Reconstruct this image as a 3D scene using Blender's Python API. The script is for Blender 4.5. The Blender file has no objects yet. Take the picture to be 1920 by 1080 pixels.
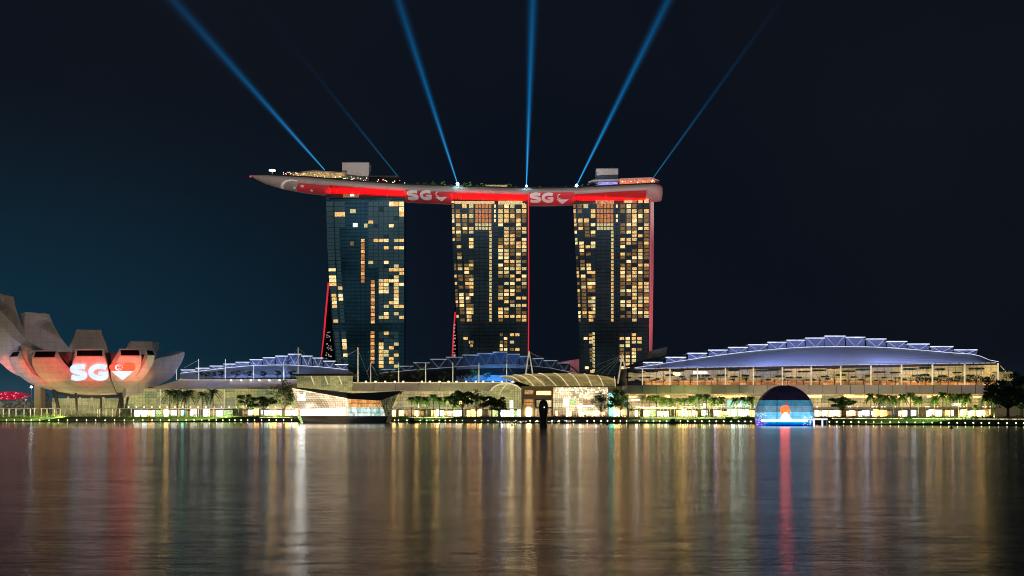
import bpy, bmesh, math, random
from mathutils import Vector
from math import radians, sin, cos, pi, sqrt, exp
random.seed(7)
S = bpy.context.scene
COL = S.collection
# ------------------------------------------------------------------ camera
F = 2013.0; HZ = 775.0; CH = 6.0          # focal length and horizon row in photo pixels, camera height
cam = bpy.data.cameras.new("camera"); co = bpy.data.objects.new("camera", cam); COL.objects.link(co)
co.location = (0, 0, CH); co.rotation_euler = (radians(90), 0, 0)
cam.sensor_width = 36; cam.lens = 36 * F / 1920; cam.shift_y = (HZ - 540) / 1920
cam.clip_start = 0.5; cam.clip_end = 30000
S.camera = co
# ------------------------------------------------------------------ render settings
S.render.engine = 'CYCLES'
S.view_settings.view_transform = 'Standard'; S.view_settings.look = 'None'
S.view_settings.exposure = 0; S.view_settings.gamma = 1
S.cycles.use_denoising = True; S.cycles.filter_width = 1.0
S.cycles.max_bounces = 5; S.cycles.glossy_bounces = 3; S.cycles.diffuse_bounces = 2
S.cycles.transparent_max_bounces = 8; S.cycles.volume_bounces = 0
S.cycles.volume_step_rate = 0.12; S.cycles.volume_max_steps = 512
S.cycles.sample_clamp_indirect = 60
S.cycles.caustics_reflective = True
# ------------------------------------------------------------------ node helper
def nt_new(tree):
    tree.nodes.clear(); return tree.nodes, tree.links
class NB:
    def __init__(s, tree): s.t = tree; s.n, s.l = nt_new(tree)
    def node(s, kind, **kw):
        x = s.n.new(kind)
        for k, v in kw.items(): setattr(x, k, v)
        return x
    def put(s, sock, v):
        if isinstance(v, bpy.types.NodeSocket): s.l.new(v, sock)
        elif isinstance(v, (tuple, list)) and len(v) == 3 and sock.type == 'RGBA': sock.default_value = (*v, 1)
        else: sock.default_value = v
    def math(s, op, a, b=None, c=None, clamp=False):
        x = s.node('ShaderNodeMath', operation=op, use_clamp=clamp); s.put(x.inputs[0], a)
        if b is not None: s.put(x.inputs[1], b)
        if c is not None: s.put(x.inputs[2], c)
        return x.outputs[0]
    def mix(s, f, a, b, blend='MIX'):
        x = s.node('ShaderNodeMix', data_type='RGBA', blend_type=blend)
        s.put(x.inputs[0], f); s.put(x.inputs[6], a); s.put(x.inputs[7], b); return x.outputs[2]
    def rng(s, v, a, b, c=0.0, d=1.0, smooth=False):
        x = s.node('ShaderNodeMapRange'); x.clamp = True
        if smooth: x.interpolation_type = 'SMOOTHSTEP'
        s.put(x.inputs[0], v)
        for i, q in enumerate((a, b, c, d)): s.put(x.inputs[i + 1], q)
        return x.outputs[0]
    def coords(s, which='Object'):
        tc = s.node('ShaderNodeTexCoord'); sp = s.node('ShaderNodeSeparateXYZ'); s.l.new(tc.outputs[which], sp.inputs[0])
        return tc.outputs[which], sp.outputs[0], sp.outputs[1], sp.outputs[2]
    def comb(s, x, y, z):
        c = s.node('ShaderNodeCombineXYZ'); s.put(c.inputs[0], x); s.put(c.inputs[1], y); s.put(c.inputs[2], z); return c.outputs[0]
    def noise(s, vec, scale, detail=3, rough=0.5):
        n = s.node('ShaderNodeTexNoise'); s.put(n.inputs['Vector'], vec); n.inputs['Scale'].default_value = scale
        n.inputs['Detail'].default_value = detail; n.inputs['Roughness'].default_value = rough
        return n.outputs[0]
    def white(s, vec):
        n = s.node('ShaderNodeTexWhiteNoise', noise_dimensions='3D'); s.put(n.inputs['Vector'], vec); return n.outputs[0]
# ------------------------------------------------------------------ world: night sky with city glow
W = bpy.data.worlds.new("World"); S.world = W; W.use_nodes = True
b = NB(W.node_tree)
vec, dx, dy, dz = b.coords('Generated')
left = b.rng(dx, -0.46, 0.0, 1, 0, True); low = b.rng(dz, 0.0, 0.30, 1, 0, True)
n1 = b.noise(vec, 2.2, 4)
base = b.mix(b.rng(dx, -0.1, 0.3), (0.0034, 0.0058, 0.0118), (0.0034, 0.0054, 0.0102))
base = b.mix(b.math('MULTIPLY', b.rng(n1, 0.40, 0.66), 0.75), base, (0.0058, 0.0076, 0.0118))
g1 = b.math('MULTIPLY', left, low)
sky = b.mix(g1, base, (0.0050, 0.030, 0.054))
hz = b.math('MULTIPLY', b.rng(dz, 0.0, 0.055, 1, 0, True), b.rng(dx, -0.46, 0.1, 1, 0.12))
sky = b.mix(hz, sky, (0.024, 0.060, 0.085))
back = b.rng(dy, 0.15, -0.5, 0, 1, True)
backc = b.mix(b.rng(dz, 0.0, 0.5), (0.085, 0.105, 0.105), (0.018, 0.034, 0.05))
sky = b.mix(back, sky, backc)
nis = b.node('ShaderNodeTexSky', sky_type='NISHITA'); nis.sun_disc = False
nis.sun_elevation = radians(-5); nis.sun_rotation = radians(200)
sc_ = b.mix(1.0, sky, b.mix(1.0, nis.outputs[0], (0.02, 0.02, 0.02), 'MULTIPLY'), 'ADD')
bg = b.node('ShaderNodeBackground'); b.put(bg.inputs[0], sc_); bg.inputs[1].default_value = 1.0
out = b.node('ShaderNodeOutputWorld'); b.l.new(bg.outputs[0], out.inputs[0])
W.cycles.volume_step_size = 3.0
# faint moonlight
def light(kind, name, loc, energy, color, target=None, **kw):
    d = bpy.data.lights.new(name, kind); d.energy = energy; d.color = color
    for k, v in kw.items(): setattr(d, k, v)
    o = bpy.data.objects.new(name, d); COL.objects.link(o); o.location = loc
    if target is not None:
        o.rotation_euler = (Vector(target) - Vector(loc)).to_track_quat('-Z', 'Y').to_euler()
    return o
light('SUN', 'moon', (0, -50, 100), 0.03, (0.8, 0.88, 1.0), (60, 300, 0), angle=radians(0.6))
# ------------------------------------------------------------------ geometry helpers
def P(px, py, D): return Vector(((px - 960) * D / F, D, CH + (HZ - py) * D / F))
def m(px, D): return px * D / F
def interp(tab, x):
    if x <= tab[0][0]: return tab[0][1]
    for (a, va), (c, vc) in zip(tab, tab[1:]):
        if x <= c: return va + (vc - va) * (x - a) / (c - a)
    return tab[-1][1]
class MB:
    def __init__(s): s.v = []; s.f = []; s.m = []
    def add(s, vs, fs, mi=0):
        o = len(s.v); s.v += [Vector(q) for q in vs]; s.f += [tuple(i + o for i in f) for f in fs]; s.m += [mi] * len(fs); return s
    def quad(s, a, b_, c, d, mi=0): return s.add([a, b_, c, d], [(0, 1, 2, 3)], mi)
    def box(s, x0, x1, y0, y1, z0, z1, mi=0):
        vs = [(x, y, z) for z in (z0, z1) for x, y in ((x0, y0), (x1, y0), (x1, y1), (x0, y1))]
        return s.add(vs, [(3, 2, 1, 0), (4, 5, 6, 7), (0, 1, 5, 4), (1, 2, 6, 5), (2, 3, 7, 6), (3, 0, 4, 7)], mi)
    def pbox(s, x0, x1, yt, yb, D, depth, mi=0):
        a = P(x0, yt, D); c = P(x1, yb, D); return s.box(a.x, c.x, D, D + depth, c.z, a.z, mi)
    def tube(s, p, q, r, n=6, r2=None, mi=0, caps=True):
        p = Vector(p); q = Vector(q); r2 = r if r2 is None else r2
        d = (q - p).normalized(); u = d.orthogonal().normalized(); w = d.cross(u)
        vs = [c + (u * cos(2 * pi * i / n) + w * sin(2 * pi * i / n)) * rr for c, rr in ((p, r), (q, r2)) for i in range(n)]
        fs = [(i, (i + 1) % n, n + (i + 1) % n, n + i) for i in range(n)]
        if caps: fs += [tuple(range(n))[::-1], tuple(range(n, 2 * n))]
        return s.add(vs, fs, mi)
    def path(s, pts, r, n=6, mi=0):
        for a, c in zip(pts, pts[1:]): s.tube(a, c, r, n, mi=mi)
        return s
    def loft(s, rings, closed=True, caps=True, mi=0):
        n = len(rings[0]); vs = [q for r in rings for q in r]; fs = []
        for k in range(len(rings) - 1):
            for i in range(n if closed else n - 1):
                j = (i + 1) % n; fs.append((k * n + i, k * n + j, (k + 1) * n + j, (k + 1) * n + i))
        if caps and closed: fs += [tuple(range(n))[::-1], tuple((len(rings) - 1) * n + i for i in range(n))]
        return s.add(vs, fs, mi)
    def sphere(s, c, r, nu=16, nv=10, mi=0, sz=1.0, t0=0.0, t1=pi):
        rings = []
        for j in range(nv + 1):
            t = t0 + (t1 - t0) * j / nv
            rings.append([Vector(c) + Vector((r * sin(t) * cos(2 * pi * i / nu), r * sin(t) * sin(2 * pi * i / nu), r * sz * cos(t))) for i in range(nu)])
        return s.loft(rings, True, False, mi)
    def prism(s, pts, off, mi=0):
        n = len(pts); off = Vector(off)
        vs = [Vector(p) for p in pts] + [Vector(p) + off for p in pts]
        return s.add(vs, [tuple(range(n))[::-1], tuple(range(n, 2 * n))] + [(i, (i + 1) % n, n + (i + 1) % n, n + i) for i in range(n)], mi)
    def build(s, name, mats, parent=None, smooth=False, fix=True):
        me = bpy.data.meshes.new(name)
        off = wloc(parent) if parent else Vector((0, 0, 0))
        me.from_pydata([tuple(q - off) for q in s.v], [], s.f)
        if not isinstance(mats, (list, tuple)): mats = [mats]
        for x in mats: me.materials.append(x)
        if len(mats) > 1: me.polygons.foreach_set('material_index', s.m)
        if smooth: me.polygons.foreach_set('use_smooth', [True] * len(me.polygons))
        me.update()
        if fix:
            bm = bmesh.new(); bm.from_mesh(me); bmesh.ops.recalc_face_normals(bm, faces=bm.faces); bm.to_mesh(me); bm.free()
        o = bpy.data.objects.new(name, me); COL.objects.link(o)
        if parent: o.parent = parent
        return o
def wloc(o):
    v = Vector((0, 0, 0))
    while o: v += o.location; o = o.parent
    return v
def tag(o, label=None, cat=None, group=None, kind=None):
    if label: o['label'] = label
    if cat: o['category'] = cat
    if group: o['group'] = group
    if kind: o['kind'] = kind
    return o
def thing(name, label, cat, loc=(0, 0, 0), group=None):
    o = bpy.data.objects.new(name, None); COL.objects.link(o); o.location = loc; o.empty_display_size = 1
    return tag(o, label, cat, group)
def copy_tree(o, parent=None):
    c = o.copy(); COL.objects.link(c); c.parent = parent
    for ch in list(o.children): copy_tree(ch, c)
    return c
ORD = "leftmost,second,third,fourth,fifth,sixth,seventh,eighth,ninth,tenth,eleventh,twelfth,thirteenth,fourteenth,fifteenth,sixteenth,seventeenth,eighteenth,nineteenth,twentieth,twenty-first,twenty-second,twenty-third,twenty-fourth,twenty-fifth".split(',')
def nth(i): return ORD[i] if i == 0 else ORD[i]
# ------------------------------------------------------------------ materials
M = {}
def mat(name, col, rough=0.6, metal=0.0, noise=0.0, nscale=0.5, spec=0.5):
    x = bpy.data.materials.new(name); x.use_nodes = True; q = NB(x.node_tree)
    p = q.node('ShaderNodeBsdfPrincipled'); o = q.node('ShaderNodeOutputMaterial'); q.l.new(p.outputs[0], o.inputs[0])
    c = col
    if noise:
        v, *_ = q.coords(); n = q.noise(v, nscale, 5)
        c = q.mix(n, tuple(k * (1 - noise) for k in col), tuple(min(1, k * (1 + noise)) for k in col))
    q.put(p.inputs['Base Color'], c); p.inputs['Roughness'].default_value = rough; p.inputs['Metallic'].default_value = metal
    p.inputs['Specular IOR Level'].default_value = spec
    M[name] = x; return x
def emat(name, col, strength, vary=0.0, vscale=0.8, base=(0.05, 0.05, 0.05)):
    x = bpy.data.materials.new(name); x.use_nodes = True; q = NB(x.node_tree)
    p = q.node('ShaderNodeBsdfPrincipled'); o = q.node('ShaderNodeOutputMaterial'); q.l.new(p.outputs[0], o.inputs[0])
    q.put(p.inputs['Base Color'], base); p.inputs['Roughness'].default_value = 0.5
    c = col
    if vary:
        v, *_ = q.coords(); n = q.noise(v, vscale, 3, 0.7)
        c = q.mix(q.rng(n, 0.35, 0.65), tuple(k * (1 - vary) for k in col), tuple(k * (1 + vary * 0.9) for k in col))
    q.put(p.inputs['Emission Color'], c); p.inputs['Emission Strength'].default_value = strength
    M[name] = x; return x
def facade(name, ca, cb, cw, ch, strength, low=None, seed=0.0, line=0.25, vs=0.03):
    """lit glass wall: rooms of different brightness behind a grid of mullions"""
    x = bpy.data.materials.new(name); x.use_nodes = True; q = NB(x.node_tree)
    p = q.node('ShaderNodeBsdfPrincipled'); o = q.node('ShaderNodeOutputMaterial'); q.l.new(p.outputs[0], o.inputs[0])
    v, X, Y, Z = q.coords()
    XX = q.math('ADD', X, Y)
    cx = q.math('DIVIDE', XX, cw); cz = q.math('DIVIDE', Z, ch)
    cell = q.comb(q.math('FLOOR', cx), q.math('FLOOR', cz), seed)
    w = q.white(cell)
    big = q.noise(q.comb(XX, seed * 3, Z), vs, 3)
    fine = q.noise(q.comb(XX, seed, q.math('MULTIPLY', Z, 1.6)), 0.7, 4, 0.75)
    col = q.mix(w, ca, cb)
    if low is not None:
        col = q.mix(q.math('MULTIPLY', q.math('GREATER_THAN', q.white(q.comb(q.math('FLOOR', q.math('MULTIPLY', cx, 0.5)), q.math('FLOOR', cz), seed + 5)), 0.72), 0.75), col, low)
    br = q.math('MULTIPLY', q.rng(big, 0.3, 0.7, 0.55, 1.35), q.rng(fine, 0.3, 0.72, 0.6, 1.4))
    fx = q.math('FRACT', q.math('MULTIPLY', cx, 2.0)); fz = q.math('FRACT', q.math('MULTIPLY', cz, 2.0))
    ln = q.math('MULTIPLY', q.math('GREATER_THAN', fx, 0.13), q.math('GREATER_THAN', fz, 0.16))
    br = q.math('MULTIPLY', br, q.rng(ln, 0, 1, line, 1.0))
    q.put(p.inputs['Base Color'], (0.04, 0.04, 0.035)); p.inputs['Roughness'].default_value = 0.25
    q.put(p.inputs['Emission Color'], col); q.put(p.inputs['Emission Strength'], q.math('MULTIPLY', br, strength))
    M[name] = x; return x
mat('concrete', (0.30, 0.27, 0.24), 0.8, noise=0.2, nscale=0.3)
mat('beige_stone', (0.50, 0.40, 0.27), 0.8, noise=0.15, nscale=0.4)
mat('dark_roof', (0.07, 0.06, 0.055), 0.55, noise=0.3, nscale=0.2)
mat('fascia', (0.42, 0.34, 0.30), 0.5, noise=0.15, nscale=0.15)
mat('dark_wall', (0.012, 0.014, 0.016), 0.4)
mat('tower_wall', (0.016, 0.021, 0.024), 0.45, spec=0.08)
mat('steel_white', (0.75, 0.72, 0.62), 0.45)
mat('white_panel', (0.62, 0.58, 0.56), 0.55, noise=0.08, nscale=0.2)
mat('hull_grey', (0.34, 0.285, 0.265), 0.5, noise=0.12, nscale=0.12)
mat('dark_steel', (0.03, 0.025, 0.03), 0.5)
mat('wood_deck', (0.10, 0.07, 0.05), 0.7, noise=0.3, nscale=1.0)
mat('paving', (0.22, 0.19, 0.16), 0.8, noise=0.2, nscale=0.3)
mat('lawn', (0.035, 0.075, 0.02), 0.9, noise=0.4, nscale=0.6)
mat('leaf_dark', (0.02, 0.05, 0.015), 0.7, noise=0.45, nscale=0.7)
mat('leaf_green', (0.045, 0.11, 0.018), 0.7, noise=0.5, nscale=0.7)
mat('leaf_bright', (0.10, 0.17, 0.02), 0.7, noise=0.5, nscale=0.5)
mat('bark', (0.34, 0.28, 0.20), 0.9, noise=0.3, nscale=2)
mat('bark_dark', (0.05, 0.04, 0.03), 0.9, noise=0.3, nscale=2)
mat('red_projection', (0.62, 0.045, 0.065), 0.5, noise=0.08)  # projected red image on the hull, its light put into the colour
mat('red_glow_paint', (0.42, 0.008, 0.014), 0.55)  # red flood glow painted into the base colour
mat('projection_white', (0.86, 0.82, 0.84), .5)  # projected white lettering, light put into the base colour
mat('bronze', (0.035, 0.025, 0.018), 0.35, 0.2)
mat('far_hill', (0.01, 0.014, 0.014), 0.9)
for nm, g, k in (('glass_teal', (0.26, 0.42, 0.46), 0.12), ('glass_dark', (0.10, 0.15, 0.18), 0.15)):
    mat(nm, g, k, 0.9, noise=0.35, nscale=0.06)
def shaft(name, col, k):
    x = bpy.data.materials.new(name); x.use_nodes = True; q = NB(x.node_tree)
    p = q.node('ShaderNodeBsdfPrincipled'); o = q.node('ShaderNodeOutputMaterial'); q.l.new(p.outputs[0], o.inputs[0])
    v, X, Y, Z = q.coords()
    fl = q.math('GREATER_THAN', q.math('FRACT', q.math('DIVIDE', Z, 3.05)), 0.22); fv = q.math('GREATER_THAN', q.math('FRACT', q.math('DIVIDE', X, 4.3)), 0.08)
    w = q.white(q.comb(q.math('FLOOR', q.math('DIVIDE', X, 4.3)), q.math('FLOOR', q.math('DIVIDE', Z, 3.05)), 2))
    f = q.math('MULTIPLY', q.math('MULTIPLY', fl, fv), q.rng(w, 0, 1, .7, 1.15)); n = q.rng(q.noise(v, 0.022, 3), .35, .65, .45, 1.4)
    f = q.math('MULTIPLY', q.rng(f, 0, 1.2, .45, 1.1), n)
    c = q.mix(f, (0, 0, 0), col); q.put(p.inputs['Base Color'], c); p.inputs['Metallic'].default_value = .9; p.inputs['Roughness'].default_value = k
    M[name] = x
shaft('tower_glass_blue', (0.075, 0.21, 0.29), .18); shaft('tower_glass_dark', (0.10, 0.14, 0.16), .22)
emat('win_amber', (1.0, 0.58, 0.19), 0.95, 0.75, 1.3)
emat('win_warm', (1.0, 0.72, 0.33), 1.3, 0.7, 1.3)
emat('win_pale', (0.95, 0.78, 0.34), 0.70, 0.7, 1.3)
emat('win_orange', (0.72, 0.25, 0.07), 0.75, 0.7, 1.2)
emat('win_white', (0.9, 1.0, 0.9), 2.6, 0.3)
emat('atrium_glow', (.75, .62, .55), .45, .9, 1.5)
emat('win_dim', (0.50, 0.28, 0.08), 0.36, 0.7, 0.9)
emat('red_led', (1.0, 0.03, 0.06), 0.75)
emat('red_glow', (1.0, 0.0, 0.02), 1.3)
emat('pink_led', (1.0, 0.25, 0.3), 0.5)
emat('lamp_warm', (0.95, 1.0, 0.50), 13)
emat('lamp_soft', (1.0, 0.88, 0.62), 4.0)
emat('lamp_white', (0.85, 0.95, 1.0), 30)
emat('laser_lamp', (0.45, 0.85, 1.0), 60)
emat('strip_lilac', (0.70, 0.76, 1.0), 1.25, 0.3, 0.2)
emat('truss_lilac', (0.66, 0.72, 1.0), .9, .3, .2)
emat('strip_white', (0.80, 0.82, 0.95), 1.15)
emat('strip_warm', (1.0, 0.82, 0.45), 1.4, 0.5, 0.15)
emat('strip_dim', (0.45, 0.55, 0.65), 0.45, 0.4, 0.1)
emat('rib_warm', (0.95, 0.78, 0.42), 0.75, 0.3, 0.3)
emat('shop_white', (1.0, 0.58, 0.17), 13, 0.9, 1.7)
emat('shop_warm', (1.0, 0.48, 0.13), 5, 0.9, 1.7)
emat('shop_pink', (1.0, 0.42, 0.2), 5, 0.9, 1.7)
emat('shop_blue', (0.85, 0.80, 0.75), 3.0, 0.9, 1.7)
emat('shop_teal', (0.30, 0.72, 0.62), 1.1, 0.9, 1.7)
emat('shop_brown', (0.55, 0.33, 0.15), 0.9, 0.9, 1.7)
emat('shop_green', (0.55, 0.75, 0.30), 1.1, 0.9, 1.7)
emat('logo_white', (1, .93, .82), 4.0)
emat('restaurant', (0.85, 0.55, 0.22), 0.55, 0.8, 0.6)
facade('glass_left', (0.30, 0.29, 0.10), (0.44, 0.38, 0.14), 4.0, 4.4, 1.10, low=(0.14, 0.19, 0.09), seed=1.0, line=0.5)
facade('glass_mid', (0.36, 0.30, 0.12), (0.60, 0.46, 0.20), 4.0, 4.4, 1.10, low=(0.12, 0.17, 0.08), seed=2.0, line=0.5)
facade('glass_right', (0.42, 0.28, 0.10), (0.75, 0.50, 0.20), 4.4, 4.2, 1.10, low=(0.16, 0.17, 0.07), seed=3.0, line=0.5)
facade('gallery', (0.40, 0.27, 0.085), (0.60, 0.40, 0.13), 8.8, 4.0, 1.10, low=(0.26, 0.20, 0.07), seed=4.0, line=0.6)
facade('gallery_low', (0.65, 0.16, 0.02), (0.95, 0.45, 0.13), 2.6, 3.5, 0.95, low=(0.25, 0.12, 0.03), seed=5.0, line=0.6)
facade('hall_glass', (0.62, 0.50, 0.24), (1.1, 0.85, 0.50), 2.6, 3.0, 1.23, low=(0.35, 0.30, 0.17), seed=6.0, line=0.45, vs=0.08)
facade('canopy_glass', (0.26, 0.19, 0.06), (0.40, 0.30, 0.10), 6.0, 1.3, 0.91, low=(0.18, 0.14, 0.05), seed=7.0, line=0.5)
facade('olive_glass', (0.36, 0.33, 0.12), (0.48, 0.42, 0.17), 3.0, 2.2, 0.8, low=(0.24, 0.24, 0.10), seed=8.0, line=0.6)
facade('pavilion_glass', (0.85, 0.62, 0.36), (1.25, 0.95, 0.62), 2.6, 2.4, 0.95, low=(0.6, 0.42, 0.2), seed=9.0, line=0.35, vs=0.06)
facade('pavilion_low', (1.5, 1.15, 0.8), (3.6, 2.8, 1.9), 3.0, 5.0, 1.0, seed=10.0, line=0.7)
facade('pavilion_orange', (0.65, 0.22, 0.05), (0.95, 0.50, 0.16), 1.9, 6.0, 0.9, seed=11.0, line=0.25)
facade('pavilion_teal', (0.25, 0.55, 0.48), (1.1, 1.2, 1.1), 1.5, 6.0, 0.9, seed=12.0, line=0.4)
facade('far_city', (0.05, 0.06, 0.05), (0.45, 0.42, 0.28), 1.6, 1.8, 0.5, low=(0.02, 0.03, 0.03), seed=13.0, line=0.2)
# ------------------------------------------------------------------ water and land
SH = [(-900, 760), (-200, 735), (0, 730), (560, 735), (760, 712), (1000, 665), (1200, 640), (1400, 615), (1640, 560), (1920, 500), (2200, 450), (2700, 400)]
def shore(px): return interp(SH, px)
def SP(px, dD, z):
    D = shore(px) + dD; return Vector(((px - 960) * D / F, D, z))
WAVE_X, WAVE_Y, WROUGH = 0.32, 0.66, 0.15
x = bpy.data.materials.new('water'); x.use_nodes = True; q = NB(x.node_tree); M['water'] = x
p = q.node('ShaderNodeBsdfPrincipled'); o = q.node('ShaderNodeOutputMaterial'); q.l.new(p.outputs[0], o.inputs[0])
v, X, Y, Z = q.coords()
def ncol(vec, scale, detail, rough=0.55):
    n = q.node('ShaderNodeTexNoise'); q.put(n.inputs['Vector'], vec); n.inputs['Scale'].default_value = scale
    n.inputs['Detail'].default_value = detail; n.inputs['Roughness'].default_value = rough
    sp_ = q.node('ShaderNodeSeparateColor'); q.l.new(n.outputs['Color'], sp_.inputs[0]); return sp_.outputs
# wave slopes: small wind ripples on longer low swell, crests running across the view
c1 = ncol(q.comb(q.math('MULTIPLY', X, 0.40), Y, 0.0), 70.0, 1)
c3 = ncol(q.comb(q.math('MULTIPLY', X, 0.16), Y, 9.0), 2.6, 4, 0.65)
c2 = ncol(q.comb(q.math('MULTIPLY', X, 0.25), q.math('MULTIPLY', Y, 0.8), 5.0), 0.45, 3)
amp = q.rng(Y, 400, 500, 1.0, 0.16, True)
sx = q.math('MULTIPLY', q.math('MULTIPLY', q.math('SUBTRACT', c1[0], 0.5), WAVE_X), amp)
sy = q.math('MULTIPLY', q.math('ADD', q.math('MULTIPLY', q.math('SUBTRACT', c1[1], 0.5), WAVE_Y), q.math('ADD', q.math('MULTIPLY', q.math('SUBTRACT', c2[1], 0.5), WAVE_Y * 0.12), q.math('MULTIPLY', q.math('SUBTRACT', c3[1], 0.5), WAVE_Y * 0.30))), amp)
nv = q.node('ShaderNodeVectorMath', operation='NORMALIZE'); q.put(nv.inputs[0], q.comb(sx, sy, 1.0))
q.l.new(nv.outputs[0], p.inputs['Normal'])
patch = q.noise(q.comb(q.math('MULTIPLY', X, 0.004), q.math('MULTIPLY', Y, 0.012), 1), 1.0, 2)
calm = q.rng(Y, 400, 470, 0, 1, True)
calm2 = q.math('MULTIPLY', calm, q.rng(Y, 560, 600, 1.0, 0.9))
rg = q.rng(calm2, 0, 1, WROUGH, 0.12)
rg = q.math('MULTIPLY', rg, q.rng(patch, 0.3, 0.7, 0.92, 1.08))
q.put(p.inputs['Roughness'], rg)
q.put(p.inputs['Base Color'], (0.006, 0.007, 0.007)); p.inputs['IOR'].default_value = 1.45
wm = MB(); R_ = 9000
wm.quad((-R_, -3000, 0), (R_, -3000, 0), (R_, R_, 0), (-R_, R_, 0)); tag(wm.build('water', M['water']), kind='structure')
# the land sheet behind the quay
pxs = [-900 + 60 * i for i in range(61)]
L = MB()
for a, c in zip(pxs, pxs[1:]):
    L.quad(SP(a, 14, 3.6), SP(c, 14, 3.6), Vector((SP(c, 0, 0).x * 8, 9000, 3.6)), Vector((SP(a, 0, 0).x * 8, 9000, 3.6)))
tag(L.build('ground', M['paving']), kind='structure')
L = MB()
for a, c in zip(pxs, pxs[1:]):
    L.quad(SP(a, 0, 0.95), SP(c, 0, 0.95), SP(c, 7.5, 0.95), SP(a, 7.5, 0.95))
    L.quad(SP(a, 0, 0.55), SP(c, 0, 0.55), SP(c, 0, 0.95), SP(a, 0, 0.95))
    L.quad(SP(a, 3.5, -1), SP(c, 3.5, -1), SP(c, 3.5, 0.95), SP(a, 3.5, 0.95), 1)
for i in range(-300, 2300, 9): L.tube(SP(i, 0.8, -1), SP(i, 0.8, 0.9), 0.22, 5, mi=1)
tag(L.build('boardwalk', [M['wood_deck'], M['dark_steel']], fix=False), kind='structure')
L = MB()
for a, c in zip(pxs, pxs[1:]):
    if 880 < c <= 1180 + 60: continue
    L.quad(SP(a, 7.5, 0.95), SP(c, 7.5, 0.95), SP(c, 14, 3.6), SP(a, 14, 3.6))
tag(L.build('lawn_bank', M['lawn']), kind='structure')
L = MB()
for k in range(6):
    z0 = 0.95 + k * 0.442; d0 = 7.5 + k * 1.08
    for a, c in ((840, 900), (900, 960), (960, 1020), (1020, 1080), (1080, 1140), (1140, 1200)):
        L.quad(SP(a, d0, z0), SP(c, d0, z0), SP(c, d0, z0 + 0.442), SP(a, d0, z0 + 0.442))
        L.quad(SP(a, d0, z0 + 0.442), SP(c, d0, z0 + 0.442), SP(c, d0 + 1.08, z0 + 0.442), SP(a, d0 + 1.08, z0 + 0.442))
tag(L.build('waterfront_steps', M['dark_roof']), kind='structure')
# light strips along the upper promenade edge
for k, (a, c) in enumerate(((487, 556), (764, 850), (1200, 1360), (1374, 1416), (1560, 1694), (1711, 1760), (1762, 1930))):
    L = MB(); n = max(2, int((c - a) / 20))
    for i in range(n):
        u0 = a + (c - a) * i / n; u1 = a + (c - a) * (i + 1) / n
        p0, p1 = SP(u0, 12.6, 3.05), SP(u1, 12.6, 3.05)
        L.add([p0, p1, p1 + Vector((0, 0.3, 0)), p0 + Vector((0, 0.3, 0)), p0 + Vector((0, 0, 0.32)), p1 + Vector((0, 0, 0.32)), p1 + Vector((0, 0.3, 0.32)), p0 + Vector((0, 0.3, 0.32))],
              [(3, 2, 1, 0), (4, 5, 6, 7), (0, 1, 5, 4), (2, 3, 7, 6), (1, 2, 6, 5), (3, 0, 4, 7)])
    where = ['left of the glass pavilion', 'right of the glass pavilion', 'under the palm row left of the sphere', 'touching the left side of the sphere', 'right of the glass sphere', 'short piece between two palm rows', 'at the far right edge'][k]
    tag(L.build('light_strip', M['strip_warm']), 'warm light strip on the promenade edge, ' + where, 'light strip', 'light strips on the promenade edge')
# shore lamps
LX = [12, 27, 43, 58.5, 74.5, 92, 109.5, 126.5, 144, 162, 179.5, 197, 215, 233, 250, 268, 285, 301, 317, 333.5, 349, 364, 378.5, 392, 405.5, 418, 430, 440.5, 452, 464.5, 477.5, 490.5, 504.5, 518, 532, 546.5,
      733, 740, 747, 763, 776, 788, 800, 812, 824, 835, 844, 856, 867, 891, 903, 915, 967, 994, 1007, 1035, 1048, 1062, 1075, 1101, 1114, 1127, 1139, 1151, 1163, 1175, 1199, 1212, 1225, 1237, 1250, 1263, 1276, 1289.5, 1303, 1316, 1330, 1343, 1357, 1371, 1385, 1397, 1408,
      1555, 1569, 1582, 1596, 1610, 1624, 1638, 1653, 1669, 1685, 1700, 1716, 1731.5, 1748, 1764, 1779, 1795, 1810, 1825, 1840, 1855, 1872, 1888, 1905, 1920]
lamp0 = thing('bollard_lamp', 'x', 'lamp')
MB().tube((0, 0, 0), (0, 0, 0.22), 0.10, 6).build('post', M['dark_steel'], lamp0)
MB().sphere((0, 0, 0.44), 0.24, 8, 6).build('globe', M['lamp_warm'], lamp0, smooth=True)
for i, px in enumerate(LX):
    o = lamp0 if i == 0 else copy_tree(lamp0)
    o.location = SP(px, 0.5, 0.95)
    s = 'left of the glass pavilion' if px < 560 else 'between the glass pavilion and the dark statue' if px < 1019 else 'between the dark statue and the glass sphere' if px < 1450 else 'right of the glass sphere'
    tag(o, 'small glowing lamp in the boardwalk row ' + s, 'lamp', 'boardwalk lamps ' + s)
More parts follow.
